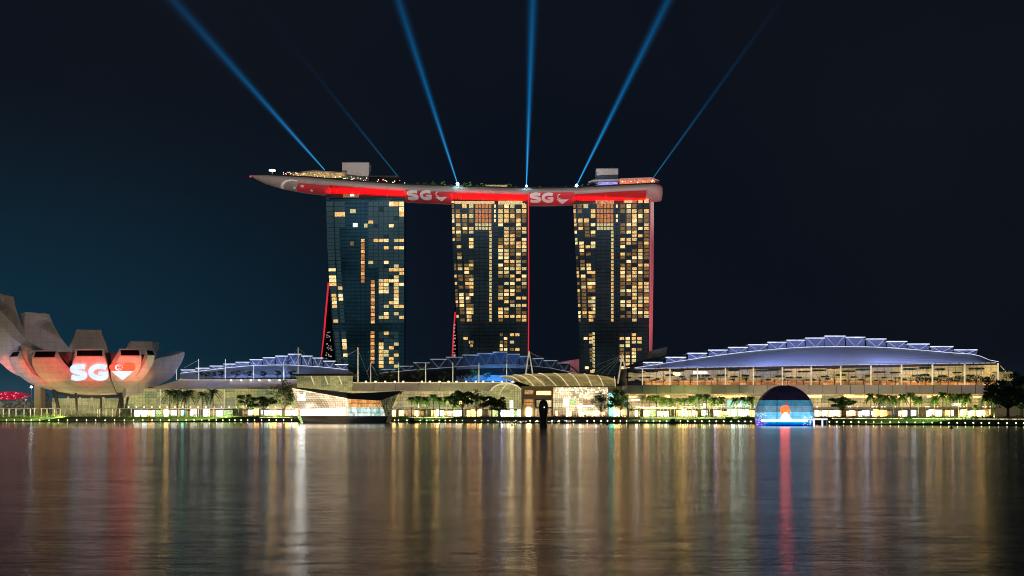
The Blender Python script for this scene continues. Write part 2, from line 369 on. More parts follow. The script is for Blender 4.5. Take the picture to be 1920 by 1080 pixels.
# ------------------------------------------------------------------ foliage prototypes
def leafq(L, c, s, mi=0, flat=0.0):
    n = Vector((random.gauss(0, 1), random.gauss(0, 1), random.gauss(0, 1) + flat)).normalized()
    u = n.orthogonal().normalized(); w = n.cross(u); a = random.random() * pi
    u, w = u * cos(a) + w * sin(a), w * cos(a) - u * sin(a)
    L.add([c - u * s, c - w * s * 0.45, c + u * s, c + w * s * 0.45], [(0, 1, 2, 3)], mi)
def tree_proto(seed, H, R, hc, nleaf, mats, clumps=16, flat=0.6, leaf=0.55, trunk_r=0.35, layers=False):
    """H total height, R crown radius, hc height of crown base"""
    random.seed(seed)
    T = MB(); Lf = MB(); top = Vector((0, 0, hc))
    T.tube((0, 0, 0), (random.uniform(-.2, .2), 0, hc * 0.6), trunk_r, 7, trunk_r * 0.75)
    fork = Vector((0, 0, hc * 0.6)); cl = []
    for k in range(clumps):
        a = random.random() * 2 * pi; rr = R * sqrt(random.random()) * 0.85
        zz = hc + (H - hc) * random.random() * (1 - 0.45 * rr / R)
        if layers: zz = hc + (H - hc) * (int(random.random() * 4) + 0.2) / 4
        c = Vector((rr * cos(a), rr * sin(a), zz)); cl.append((c, R * random.uniform(0.2, 0.38)))
        T.tube(fork, c, trunk_r * 0.35, 4, trunk_r * 0.08)
    for k in range(nleaf):
        c, r = random.choice(cl)
        d = Vector((random.gauss(0, 1), random.gauss(0, 1), random.gauss(0, 1))).normalized() * r * random.random() ** 0.4
        d.z *= flat
        leafq(Lf, c + d, leaf * random.uniform(0.6, 1.3), 0 if random.random() < 0.6 else 1)
    return T, Lf
def palm_proto(seed, H, mats, R=3.4, nf=15):
    random.seed(seed)
    T = MB(); Lf = MB(); k = Vector((random.uniform(-.3, .3), 0, 0))
    T.tube((0, 0, 0), Vector((0, 0, H * .5)) + k * .5, 0.26, 7, 0.21); T.tube(Vector((0, 0, H * .5)) + k * .5, Vector((0, 0, H)) + k, 0.21, 7, 0.16)
    top = Vector((0, 0, H)) + k
    for i in range(nf):
        a = 2 * pi * i / nf + random.uniform(-.2, .2); el = random.uniform(-0.3, 1.5)
        d = Vector((cos(a), sin(a), 0)); side = Vector((-sin(a), cos(a), 0)); prev = None
        Lr = R * random.uniform(0.85, 1.15)
        for j in range(9):
            t = j / 8; pos = top + d * Lr * t * (0.55 + 0.45 * cos(el)) + Vector((0, 0, Lr * (sin(el) * t * 1.35 - 1.15 * t * t)))
            if prev is not None:
                wdt = 0.8 * sin(pi * (0.12 + 0.86 * t)) + 0.05
                for sg in (-1, 1):
                    tip = (pos + prev) / 2 + side * sg * wdt + d * 0.35 - Vector((0, 0, 0.5 * wdt + random.uniform(0, .25)))
                    Lf.add([prev, pos, tip], [(0, 1, 2)], 0 if random.random() < .6 else 1)
            prev = pos
    return T, Lf
def make_plant(name, TL, mats, loc, label, cat, group, scale=1.0, bark='bark'):
    T, Lf = TL
    t = thing(name, label, cat, (0, 0, 0), group)
    T.build('trunk', M[bark], t, smooth=True, fix=False); Lf.build('crown', [M[k] for k in mats], t, fix=False)
    t.location = loc; t.scale = (scale,) * 3
    return t
PROTO = {}
def place(kind, label, cat, group, loc, scale=1.0, rz=None):
    scale *= {'p': 1.34, 't': 1.32, 'c': 1.3}.get(kind[0], 1.0)
    if not PROTO[kind][1]:
        PROTO[kind][1] = True; t = PROTO[kind][0]
    else: t = copy_tree(PROTO[kind][0])
    t.location = loc; t.scale = (scale,) * 3; t.rotation_euler = (0, 0, random.uniform(0, 6.28) if rz is None else rz)
    return tag(t, label, cat, group)
def proto(kind, name, TL, mats, bark='bark'):
    PROTO[kind] = [make_plant(name, TL, mats, (0, 0, 0), 'x', 'tree', 'x', bark=bark), False]
proto('palm_g', 'palm_tree', palm_proto(1, 9.6, None, 2.8, 34), ['leaf_green', 'leaf_bright'], 'bark_dark')
proto('palm_g2', 'palm_tree', palm_proto(2, 9.4, None, 3.0, 36), ['leaf_green', 'leaf_bright'])
proto('palm_d', 'palm_tree', palm_proto(3, 10.0, None, 4.0, 24), ['leaf_dark', 'leaf_dark'], 'bark_dark')
proto('tree_a', 'rain_tree', tree_proto(11, 13, 6.5, 5.6, 1900, None, 20, 0.45), ['leaf_dark', 'leaf_green'], 'bark_dark')
proto('tree_b', 'leafy_tree', tree_proto(12, 13, 5.3, 4.6, 1500, None, 16, 0.7), ['leaf_green', 'leaf_bright'])
proto('tree_c', 'sparse_tree', tree_proto(13, 14, 7.0, 4.5, 1500, None, 26, 0.7, 0.4), ['leaf_green', 'leaf_dark'])
proto('tree_big', 'banyan_tree', tree_proto(14, 20, 9.0, 6.0, 3200, None, 34, 0.75, 0.6, 0.6), ['leaf_dark', 'leaf_dark'], 'bark_dark')
proto('cloud', 'terrace_tree', tree_proto(15, 8, 3.6, 2.2, 420, None, 11, 0.22, 0.5, 0.16, True), ['leaf_dark', 'leaf_green'], 'bark_dark')
proto('roof', 'roof_tree', tree_proto(16, 7, 3.4, 3.0, 380, None, 8, 0.5, 0.5, 0.18), ['leaf_dark', 'leaf_dark'], 'bark_dark')
proto('deck', 'garden_tree', tree_proto(17, 5, 2.4, 1.8, 200, None, 7, 0.7, 0.5, 0.16), ['leaf_bright', 'leaf_green'])
# palms along the promenade
random.seed(3)
def palms(xs, kinds, dD, where, sc=1.0, small=()):
    g = 'palms ' + where
    for i, px in enumerate(xs):
        k = random.choice(kinds); s = sc * random.uniform(0.9, 1.1) * (0.6 if i in small else 1)
        lab = ('leftmost palm ' if i == 0 else ('rightmost palm ' if i == len(xs) - 1 else nth(i) + ' palm from the left ')) + 'in the row ' + where
        place(k, lab, 'palm tree', g, SP(px, dD + random.uniform(0, 4), 3.6), s)
palms([318.6, 333, 346, 354, 380, 400], ['palm_d'], 18, 'between the petal museum and the leafy trees', 1.22)
palms([771.5, 785, 799, 812.5, 824, 838, 852.5], ['palm_g', 'palm_g2'], 17, 'right of the glass pavilion', 1.0, (6,))
palms([1205, 1218, 1231.5, 1244, 1258, 1270.6, 1284, 1297.5, 1311, 1324, 1338, 1352], ['palm_g', 'palm_g2'], 17, 'left of the glass sphere', 0.92)
palms([1379, 1392.5, 1405.6], ['palm_g', 'palm_g2'], 17, 'beside the white store window', 0.86)
palms([1633, 1648, 1661, 1676, 1691, 1707, 1721.6], ['palm_g', 'palm_g2'], 17, 'right of the spreading tree', 0.86)
palms([1752, 1768, 1782.5, 1798, 1812, 1829, 1846.5, 1864, 1917], ['palm_g', 'palm_g2'], 17, 'at the far right', 0.86, (5,))
for px, dD, k, s, lab in ((459, 19, 'tree_b', 1.02, 'round uplit tree left of two darker trees behind the hedge'), (494, 19, 'tree_a', 1.05, 'dark round tree between the uplit round tree and the sparse tree'),
        (533, 20, 'tree_c', 1.35, 'tall sparse uplit tree touching the glass pavilion on its left'), (568, 60, 'tree_a', 1.35, 'dark leafy tree above the left roof of the glass pavilion'),
        (867, 16, 'tree_a', 1.28, 'tall dark tree right of the pavilion palms'), (893, 18, 'tree_c', .95, 'thin sparse tree between two dark spreading trees'),
        (922, 16, 'tree_a', 1.0, 'wide spreading tree left of the glass arch entrance'), (938, 19, 'tree_b', .75, 'small tree in front of the glass arch entrance'),
        (1127, 16, 'tree_c', .85, 'sparse tree in front of the bright entrance hall'), (1164, 17, 'tree_b', 1.12, 'full green tree right of the entrance hall'),
        (1579, 17, 'tree_a', .85, 'low spreading tree right of the glass sphere'), (1890, 16, 'tree_big', .95, 'huge dark tree at the right edge of the shore'),
        (1915, 60, 'tree_big', .95, 'second dark tree behind the huge one at the right edge')):
    place(k, lab, 'tree', 'promenade trees', SP(px, dD, 3.6), s)
# hedges: one mass of leaves (stuff)
random.seed(5)
H_ = MB()
def hedge(a, c, d0, d1, z0, z1, n, mi, s=0.35):
    for _ in range(n):
        px = random.uniform(a, c); t = random.random()
        hh = z1 + 0.5 * sin(px * 0.31) + 0.4 * sin(px * 0.083 + 1)
        leafq(H_, SP(px, random.uniform(d0, d1), z0 + (hh - z0) * t), s * random.uniform(.6, 1.4), mi if random.random() < .75 else 1)
hedge(-60, 545, 12.5, 15, 3.2, 5.6, 5200, 2); hedge(-60, 545, 8, 13, 1.2, 3.6, 2600, 1)
hedge(745, 885, 8, 13, 1.2, 3.5, 900, 1); hedge(1170, 1960, 8, 13, 1.0, 3.3, 4200, 1)
hedge(1230, 1960, 14, 16, 3.6, 4.3, 1500, 0); hedge(560, 1190, 14, 16, 3.5, 4.2, 900, 0); hedge(880, 1180, 10, 14, 2.2, 3.9, 1400, 0)
tag(H_.build('hedge', [M['leaf_dark'], M['leaf_green'], M['leaf_bright']], fix=False), 'clipped green hedge and ground cover along the promenade bank', 'hedge', kind='stuff')
# ------------------------------------------------------------------ towers
RM = [452 + 6.87 * k for k in range(-4, 23)]
ROWS_TOP = [377, 386.5, 396, 405, 413.5]
ROWS = ROWS_TOP + [421.5 + 6.87 * k for k in range(27)]            # down to 600
ROWS_LOW = [624.7 + 6.87 * k for k in range(11)]
TW = {
 1: dict(st=[(364, 611, 758), (450, 613, 758), (530, 617, 758), (610, 623, 758), (705, 631, 757)], D0=893, k=-0.02, xc=685,
         rear=[(364, 613, 757, 12, 24), (530, 615, 757, 16, 28), (600, 610, 757, 24, 38), (672, 603, 757, 34, 48), (705, 600, 757, 40, 54)]),
 2: dict(st=[(374, 847, 989), (450, 849, 989), (530, 853, 989), (610, 857, 989), (705, 861, 989)], D0=893, k=-0.03, xc=918,
         rear=[(374, 849, 991, 12, 24), (530, 854, 991.5, 16, 28), (585, 853, 991.5, 22, 36), (668, 847, 991.5, 34, 48), (705, 844, 991.5, 40, 54)]),
 3: dict(st=[(374, 1074, 1218), (450, 1078, 1218), (530, 1082, 1218), (610, 1085, 1217), (705, 1089, 1217)], D0=889, k=-0.05, xc=1146,
         rear=[(374, 1077, 1226, 12, 26), (450, 1080, 1226, 14, 28), (530, 1084, 1225, 18, 32), (610, 1086, 1224, 26, 42), (705, 1090, 1222, 40, 54)]),
}
def tD(t, px): return t['D0'] + t['k'] * (px - t['xc'])
WINDOW_PARTS = 100
def tower(i, label, cells, extra):
    t = TW[i]; root = thing('hotel_tower', label, 'tower', P(t['xc'], 781, t['D0']), 'curved hotel towers under the rooftop platform')
    rings = []
    for py, xl, xr in t['st']:
        a, c = P(xl, py, tD(t, xl)), P(xr, py, tD(t, xr)); a2, c2 = a + Vector((0, 12, 0)), c + Vector((0, 12, 0)); rings.append([a, c, c2, a2])
    a = [Vector((q.x, q.y, 3.6)) for q in rings[-1]]; rings.append(a)
    MB().loft(rings).build('front_slab', M['tower_glass_blue' if i == 1 else 'tower_glass_dark'], root)
    rings = []
    for py, xl, xr, d0, d1 in t['rear']:
        Da, Dc = tD(t, xl), tD(t, xr)
        rings.append([P(xl, py, Da + d0), P(xr, py, Dc + d0), P(xr, py, Dc + d1), P(xl, py, Da + d1)])
    rings.append([Vector((q.x, q.y, 3.6)) for q in rings[-1]])
    MB().loft(rings).build('rear_slab', M['white_panel'] if i == 3 else M['tower_wall'], root)
    out = []
    for (x0, x1, yc, h, mk) in cells:
        if not mk.startswith('glass') and i != 1: x0 += .45; x1 -= .45; h -= .5
        sh = interp([(s[0], s[1]) for s in t['st']], yc) - t['st'][1][1] if x0 < t['xc'] - 42 else 0
        x0 += sh; x1 += sh
        B = MB(); a, c = P(x0, yc - h / 2, tD(t, x0)), P(x1, yc + h / 2, tD(t, x1))
        f = Vector((0, -0.35, 0)); b_ = Vector((0, 0.05, 0))
        vs = [Vector((a.x, a.y, c.z)), Vector((c.x, c.y, c.z)), Vector((c.x, c.y, a.z)), Vector((a.x, a.y, a.z))]
        B.add([q_ + f for q_ in vs] + [q_ + b_ for q_ in vs], [(0, 1, 2, 3), (0, 4, 5, 1), (1, 5, 6, 2), (2, 6, 7, 3), (3, 7, 4, 0)])
        out.append((B, mk, (x1 - x0) * h))
    lit = [q_ for q_ in out if not q_[1].startswith('glass')]; rest = [q_ for q_ in out if q_[1].startswith('glass')]
    lit.sort(key=lambda q_: -q_[2])
    for B, mk, _ in lit[:WINDOW_PARTS]: B.build('window', M[mk], root)
    mks = sorted({q_[1] for q_ in lit[WINDOW_PARTS:] + rest}); A = MB()
    for B, mk, _ in lit[WINDOW_PARTS:] + rest: A.add(B.v, B.f, mks.index(mk))
    o = A.build('window_panes', [M[k] for k in mks], root); o['kind'] = 'stuff'
    extra(root, t)
    return root
random.seed(21)
WK = ['win_amber'] * 4 + ['win_warm'] * 2 + ['win_pale'] * 2 + ['win_dim'] * 6
def pick(): return random.choice(WK)
# tower 1: mostly dark glass, lit rooms where the photograph has them
cells = []
lit1 = {382.5: {4, 5, 6}, 393: {6}, 402: {6}, 416: {0}, 426: {4}, 452: {1, 2, 3, 5, 6}, 467: {3, 5, 6}, 494: {0, 3}, 502: {5}, 509: {4, 5, 6}, 516: {6}, 523: {5}, 529: {2, 3, 4, 5},
        536: {2, 3, 5, 6}, 543: {2, 3, 5}, 550: {2, 3, 5}, 557: {5}, 563.7: {5}, 570: {4, 5}, 577: {3, 5, 6}, 590: {3, 5}, 597.5: {2, 3, 6}, 624.7: {3}, 645: {2, 5}, 651.7: {2, 4},
        658.7: {2, 3}, 665.3: {2, 3, 5}, 672.5: {2, 4}, 679.5: {2, 4}, 686: {2, 5}}
rows1 = [382.5, 392.5, 402, 409.5] + [416.5 + 6.87 * k for k in range(28)] + ROWS_LOW
RC = [695.3, 705, 714.7, 724.2, 733.7, 743, 753]
used = set()
for y in rows1:
    ky = min(lit1, key=lambda q_: abs(q_ - y)); L_ = lit1[ky] if abs(ky - y) < 3.5 and ky not in used else set()
    if L_: used.add(ky)
    h = 8.4 if y < 410 else 5.6
    for j, xc in enumerate(RC):
        if y > 505 and j < 2: continue
        if y > 615 and j == 6: continue
        mk = random.choice(['win_amber', 'win_warm', 'win_pale', 'win_amber']) if j in L_ else ('glass_dark' if random.random() < 0.05 else 'glass_teal')
        cells.append((xc - 4.3, xc + 4.3, y, h, mk))
    ll = {376: 'A', 404: 'B', 504: 'A', 518: 'A', 524: 'A', 532: 'A', 539.6: 'B', 553: 'AB', 560: 'AB', 567: 'A', 573.6: 'A', 601: 'A', 636: 'B', 643: 'B', 650: 'B', 664: 'B'}
    k2 = min(ll, key=lambda q_: abs(q_ - y)); s2 = ll[k2] if abs(k2 - y) < 3.5 else ''
    for nm, xa, xb in (('A', 613.5, 626.5), ('B', 629, 637)):
        if y > 545 and nm == 'A': xa, xb = 616, 624.5
        if y < 425 and nm == 'B': xb = 648
        mk = random.choice(['win_amber', 'win_warm']) if nm in s2 else 'glass_teal'
        if 607 < y < 618: continue
        cells.append((xa, xb, y, h, mk))
for k in range(12): cells.append((677, 683.5, 451 + 6.9 * k, 5.6, 'win_orange' if k % 3 else 'win_amber'))
for k in range(12): cells.append((695.5, 702.5, 528 + 6.87 * k, 5.4, 'win_amber' if k % 2 else 'win_orange'))
for k in range(9): cells.append((695, 702, 624 + 6.87 * k, 5.4, 'win_amber' if k % 2 else 'win_orange'))
for x0, x1, y, mk in ((656.5, 667, 396, 'win_pale'), (662, 670, 422, 'win_white'), (683, 689, 423, 'win_pale'), (657, 663.5, 456.5, 'win_dim')): cells.append((x0, x1, y, 7, mk))
def edge(root, pts, r, mk, name='edge_light'): MB().path(pts, r, 6).build(name, M[mk], root)
def ex1(root, t):
    edge(root, [P(x_, y_, tD(t, x_) + d) for x_, y_, d in ((616, 530, 16), (610.5, 590, 22), (606.5, 640, 30), (602, 680, 36))], 0.75, 'red_led')
    B = MB(); random.seed(4)
    for k in range(26):
        y_ = random.uniform(620, 672); x_ = random.uniform(interp([(600, 613), (680, 608)], y_), 621); w_ = random.uniform(1, 3.5)
        a = P(x_, y_, tD(t, x_) + 11.4); B.box(a.x, a.x + m(w_, 893), a.y, a.y + .3, a.z - .5, a.z + .3)
    o = B.build('atrium_lights', M['atrium_glow'], root); o['kind'] = 'stuff'
def crown(root, t, x0, x1, y0, y1, mk, segs):
    MB().pbox(x0, x1, y0, y1, t['D0'] - 1.5, 10).build('crown_storey', M['dark_wall'], root)
    for a, c, ya, yb, k in segs: MB().pbox(a, c, ya, yb, t['D0'] - 2.2, 0.6).build('crown_window', M[k], root)
T1 = tower(1, 'left hotel tower, mostly dark teal glass with few lit rooms', cells, lambda r, t: (ex1(r, t), crown(r, t, 617, 757, 361, 371, '', [(643, 673, 363, 370, 'win_dim'), (657, 664, 364.5, 368, 'win_white')])))
def towercells(o, left_cols, orange, ccol, right_cols, pl, pr, low_left, low_right, lowc=None):
    cs = []
    for y in ROWS:
        h = 7.6 if y < 416 else 5.5; top = y < 417
        for xc, w_ in left_cols:
            r_ = random.random(); mk = pick() if r_ < (0.85 if top else pl(y)) else 'glass_dark'
            cs.append((xc - w_ / 2, xc + w_ / 2, y, h, mk))
        for xc, w_ in right_cols:
            r_ = random.random(); mk = pick() if r_ < (0.85 if top else pr(y)) else 'glass_dark'
            cs.append((xc - w_ / 2, xc + w_ / 2, y, h, mk))
        if y < 431:
            n = 5
            for k in range(n):
                a = orange[0] + (orange[1] - orange[0]) * k / n
                cs.append((a + 0.3, a + (orange[1] - orange[0]) / n - 0.3, y, h, 'win_orange' if y < 418 else 'win_pale'))
        else: cs.append((ccol - 2.7, ccol + 2.7, y, 5.4, 'win_pale' if random.random() < .6 else 'win_amber'))
        if top and random.random() < .8: cs.append((orange[1] + 4, orange[1] + 8, y, h * .8, 'win_warm'))
    for y in ROWS_LOW:
        for xc, w_, pr_ in low_left + low_right:
            cs.append((xc - w_ / 2, xc + w_ / 2, y + 3, 5.4, pick() if random.random() < pr_ else 'glass_dark'))
        if lowc: cs.append((lowc - 2.8, lowc + 2.8, y + 1, 5.4, 'win_pale'))
    return cs
cells2 = towercells(0, [(850.8, 5), (860, 9), (872.3, 9.4), (883.5, 9)], (890.5, 922), 919.7, [(938.6, 9.4), (949.6, 9), (960.6, 9), (972, 9.4), (982.7, 9)],
                    lambda y: 0.40 if 440 < y < 490 else 0.80, lambda y: 0.82, [(864, 9, .1), (874, 9, .25), (884, 6, .1)], [(940, 6.5, .75), (948, 7, .6), (960, 8.5, .65), (970, 8.5, .6)])
cells3 = towercells(0, [(1080.3, 5), (1090, 9), (1101.7, 9.4), (1112, 9)], (1118.5, 1150.5), 1148, [(1167.5, 9.2), (1179, 9), (1189.5, 9), (1200.6, 8.6), (1212, 9.2)],
                    lambda y: 0.35 if 440 < y < 490 else 0.78, lambda y: 0.7 if y < 490 else 0.82, [(1090, 8, .3), (1100, 8.5, .65)], [(1166, 9, .75), (1177, 8.5, .6), (1188.5, 8.5, .7), (1199, 9, .65)], 1113)
def ex2(root, t):
    edge(root, [P(990.8, 376, tD(t, 990) - 1), P(991.2, 520, tD(t, 990) - 1), P(991.0, 610, tD(t, 990) - 1), P(990.5, 690, tD(t, 990) - 1)], 0.5, 'red_led')
    edge(root, [P(853.5, 585, tD(t, 853) + 20), P(850.5, 625, tD(t, 850) + 25), P(847, 690, tD(t, 847) + 36)], 0.6, 'red_led')
    B = MB(); random.seed(9)
    for k in range(10):
        y_ = 608 + k * 6.5; a = P(852.5, y_, tD(t, 852) + 11.5); B.box(a.x - 1, a.x + random.uniform(.2, 1.2), a.y, a.y + .3, a.z - 1, a.z + random.uniform(-.3, .9))
    o = B.build('atrium_lights', M['atrium_glow'], root); o['kind'] = 'stuff'
T2 = tower(2, 'middle hotel tower, many amber rooms lit, thin red line down its right edge', cells2, lambda r, t: (ex2(r, t), crown(r, t, 851, 987, 372, 381, '', [(852, 927, 377, 382, 'win_pale'), (934, 984, 376.5, 383, 'win_pale')])))
T3 = tower(3, 'right hotel tower, many amber rooms lit, pinkish side wall on the right', cells3, lambda r, t: (crown(r, t, 1080, 1216, 371, 380, '', [(1117, 1151, 376, 382, 'restaurant'), (1171, 1212, 373.5, 380, 'win_pale')]),
      MB().tube(P(1219.3, 376, tD(t, 1218) - .5), P(1218.5, 700, tD(t, 1218) - .5), 0.28, 6).build('edge_light', M['pink_led'], r)))
light('SPOT', 'tower_side_flood', (m(1420 - 960, 860), 800, 20), 9.0e5, (1.0, 0.15, 0.2), P(1222, 520, 905), spot_size=radians(60), spot_blend=1.0)
# ------------------------------------------------------------------ rooftop platform
YT = [(470, 328), (500, 328), (515, 329.2), (581, 332.6), (669, 340), (756, 346), (865, 350), (993, 353.5), (1080, 352.5), (1168, 347.3), (1229, 344.7), (1243, 348)]
YB = [(470, 330.5), (476, 335.5), (494, 345), (522, 354), (560, 361), (616, 367.5), (700, 373), (760, 379), (850, 383), (930, 385), (1035, 385.5), (1100, 384), (1200, 380), (1243, 377)]
WW = [(470, 0.8), (476, 4), (494, 9), (522, 13.5), (560, 17), (616, 19), (1200, 19), (1225, 18), (1238, 15), (1243, 11)]
def Dr(px): return 884 - 12 * ((px - 860) / 380) ** 2 + (19 - interp(WW, px))
def hull(px, th, off=0.0):
    """point of the hull skin at photo column px, section angle th (0 rim .. pi/2 keel .. pi rear rim)"""
    w_ = interp(WW, px); D = Dr(px); zt = P(0, interp(YT, px), D).z; zb = P(0, interp(YB, px), D + w_).z
    h = zt - zb; X = (px - 960) * D / F
    s_ = sin(th); return Vector((X, D + w_ * (1 - cos(th)) - off * cos(th), zt - h * (s_ ** 0.85) - off * s_))
def on_hull(px, py, off):
    lo, hi = 0.0, pi / 2
    for _ in range(26):
        md = (lo + hi) / 2; q_ = hull(px, md); yy = HZ - (q_.z - CH) * F / q_.y
        if yy < py: lo = md
        else: hi = md
    return hull(px, lo, off)
sky_root = thing('rooftop_platform', 'long boat-shaped rooftop platform lit red, resting on the three hotel towers', 'platform', P(860, 365, 903))
st = [470, 472, 476, 484, 494, 508, 522, 540, 560, 590] + list(range(616, 1220, 12)) + [1225, 1232, 1238, 1243]
NS = 14
rings = [[hull(px, pi * k / NS) for k in range(NS + 1)] for px in st]
MB().loft(rings, closed=True, caps=True).build('hull', M['hull_grey'], sky_root, smooth=True)
# deck curb and glass rail
B = MB()
for a, c in zip(st[2:], st[3:]):
    p0, p1 = hull(a, 0), hull(c, 0)
    B.add([p0 + Vector((0, .6, 0)), p1 + Vector((0, .6, 0)), p1 + Vector((0, .6, 1.2)), p0 + Vector((0, .6, 1.2)), p0 + Vector((0, 1.2, 0)), p1 + Vector((0, 1.2, 0)), p1 + Vector((0, 1.2, 1.2)), p0 + Vector((0, 1.2, 1.2))],
          [(0, 1, 2, 3), (4, 5, 6, 7), (3, 2, 6, 7)])
B.build('parapet', M['dark_wall'], sky_root)
for a in (540, 600, 662, 725, 790, 850, 920, 985, 1055, 1120, 1180, 1215):
    MB().path([hull(a, th, 0.06) for th in (0.02, .3, .6, .9, 1.2)], 0.08, 4).build('seam_line', M['dark_steel'], sky_root)
def hull_patch(name, x0, x1, yfun0, yfun1, mk, off, nx=16, ny=6):
    B = MB(); g = [[on_hull(x0 + (x1 - x0) * i / nx, yfun0(x0 + (x1 - x0) * i / nx) + (yfun1(x0 + (x1 - x0) * i / nx) - yfun0(x0 + (x1 - x0) * i / nx)) * j / ny, off) for i in range(nx + 1)] for j in range(ny + 1)]
    B.loft(g, closed=False, caps=False); return B.build(name, M[mk], sky_root, smooth=True, fix=False)
top_of = lambda px: interp(YT, px) + 11
bot_of = lambda px: interp(YB, px) - 0.8
hull_patch('red_projection', 552, 616, lambda x_: interp([(552, 352), (560, 343), (616, 348)], x_), bot_of, 'red_projection', 0.18)
for xa, xb in ((616.3, 757.8), (848.3, 990.8), (1077.3, 1213)): hull_patch('red_glow_patch', xa, xb, lambda x_: interp(YT, x_) + 11.5, bot_of, 'red_glow_paint', 0.14, 30)  # painted red glow above each tower, on top of the grey hull
hull_patch('red_projection', 758.5, 848, top_of, bot_of, 'red_projection', 0.18)
hull_patch('red_projection', 991.5, 1077, lambda x_: interp(YT, x_) + 7.5, bot_of, 'red_projection', 0.18)
# lettering as thick ribbons
def ribbon(pts, w0):
    """list of quads (px,py) strips along a stroke"""
    out = []; n = len(pts)
    for i, (x_, y_) in enumerate(pts):
        a = pts[max(0, i - 1)]; c = pts[min(n - 1, i + 1)]; d = Vector((c[0] - a[0], c[1] - a[1])).normalized(); nn = Vector((-d.y, d.x))
        w_ = w0 if not callable(w0) else w0(i / (n - 1))
        out.append([(x_ + nn.x * w_ / 2, y_ + nn.y * w_ / 2), (x_, y_), (x_ - nn.x * w_ / 2, y_ - nn.y * w_ / 2)])
    return out
def cat(pts, n=6):
    r_ = []; pp = [pts[0]] + list(pts) + [pts[-1]]
    for i in range(1, len(pp) - 2):
        p0, p1, p2, p3 = pp[i - 1], pp[i], pp[i + 1], pp[i + 2]
        for k in range(n):
            t = k / n
            r_.append(tuple(0.5 * (2 * p1[j] + (p2[j] - p0[j]) * t + (2 * p0[j] - 5 * p1[j] + 4 * p2[j] - p3[j]) * t * t + (3 * p1[j] - p0[j] - 3 * p2[j] + p3[j]) * t ** 3) for j in (0, 1)))
    return r_ + [pts[-1]]
S_PTS = [(0.90, 0.17), (0.70, 0.13), (0.42, 0.13), (0.17, 0.22), (0.17, 0.38), (0.42, 0.47), (0.65, 0.54), (0.85, 0.63), (0.83, 0.80), (0.58, 0.88), (0.32, 0.88), (0.08, 0.82)]
G_PTS = [(0.93, 0.20), (0.72, 0.13), (0.46, 0.14), (0.22, 0.28), (0.14, 0.5), (0.22, 0.72), (0.46, 0.86), (0.70, 0.87), (0.87, 0.80), (0.87, 0.58)]
def letter(B, pts, x0, x1, y0, y1, wd, proj, bar=False):
    st_ = cat([(x0 + a * (x1 - x0), y0 + c * (y1 - y0)) for a, c in pts]); q_ = ribbon(st_, wd)
    B.loft([[proj(*u) for u in r_] for r_ in q_], closed=False, caps=False)
    if bar:
        q_ = ribbon([(x0 + (x1 - x0) * (0.52 + 0.48 * k / 5), y0 + (y1 - y0) * 0.55) for k in range(6)], wd * 0.62)
        B.loft([[proj(*u) for u in r_] for r_ in q_], closed=False, caps=False)
def heart_y(u):  # u in -1..1 -> (top, bottom) of the heart, 0..1
    a = abs(u); top = 0.20 - 0.20 * sqrt(max(0, 1 - ((a - 0.5) / 0.5) ** 2)); bot = 0.25 + 0.75 * (1 - a) ** 0.75 if a < 1 else 0.25
    return top, bot
def heart(B, x0, x1, y0, y1, proj, f0=0.0, f1=1.0, n=22, mi=0):
    g = []
    for i in range(n + 1):
        u = -1 + 2 * i / n; t_, b_ = heart_y(u * 0.985); a = max(t_, f0); c = min(b_, f1)
        if c < a: c = a
        g.append([proj(x0 + (x1 - x0) * i / n, y0 + (y1 - y0) * (a + (c - a) * k / 4)) for k in range(5)])
    B.loft(g, closed=False, caps=False, mi=mi)
for (sx, gx, hx, ya, yb) in ((761.5, 786, 812, 357, 374), (993, 1015.5, 1041, 361.5, 379)):
    pr = lambda x_, y_: on_hull(x_, y_, 0.42)
    B = MB(); letter(B, S_PTS, sx, sx + 22.5, ya, yb, 5.6, pr); letter(B, G_PTS, gx, gx + 22.5, ya, yb, 5.6, pr, True)
    B.build('letters', M['projection_white'], sky_root, fix=False)
    B = MB(); heart(B, hx, hx + 29, ya + 3, yb + 3, pr, 0.5, 1.0)
    B.loft([[pr(*u) for u in r_] for r_ in ribbon([(hx + 9 + 4.2 * cos(radians(a)), ya + 6.5 + 3.9 * sin(radians(a))) for a in range(70, 300, 23)], 1.5)], closed=False, caps=False)
    B.build('flag_heart', M['projection_white'], sky_root, fix=False)
pr = lambda x_, y_: on_hull(x_, y_, 0.42)
B = MB(); B.loft([[pr(*u) for u in r_] for r_ in ribbon(cat([(524, 353), (528, 345), (536, 339.5), (547, 337.6), (558, 339.2)]), lambda t: 5.5 * (1 - 0.75 * t))], closed=False, caps=False)
for cx, cy, rr in ((565, 348.5, 4.6), (549.5, 351.5, 3.8), (580.6, 356.5, 4.0)):
    for k in range(5):
        a = -pi / 2 + 2 * pi * k / 5
        B.add([pr(cx + rr * cos(a), cy + rr * .7 * sin(a)), pr(cx + rr * .42 * cos(a + .63), cy + rr * .3 * sin(a + .63)), pr(cx, cy), pr(cx + rr * .42 * cos(a - .63), cy + rr * .3 * sin(a - .63))], [(0, 1, 2, 3)])
B.build('crescent_and_stars', M['projection_white'], sky_root, fix=False)
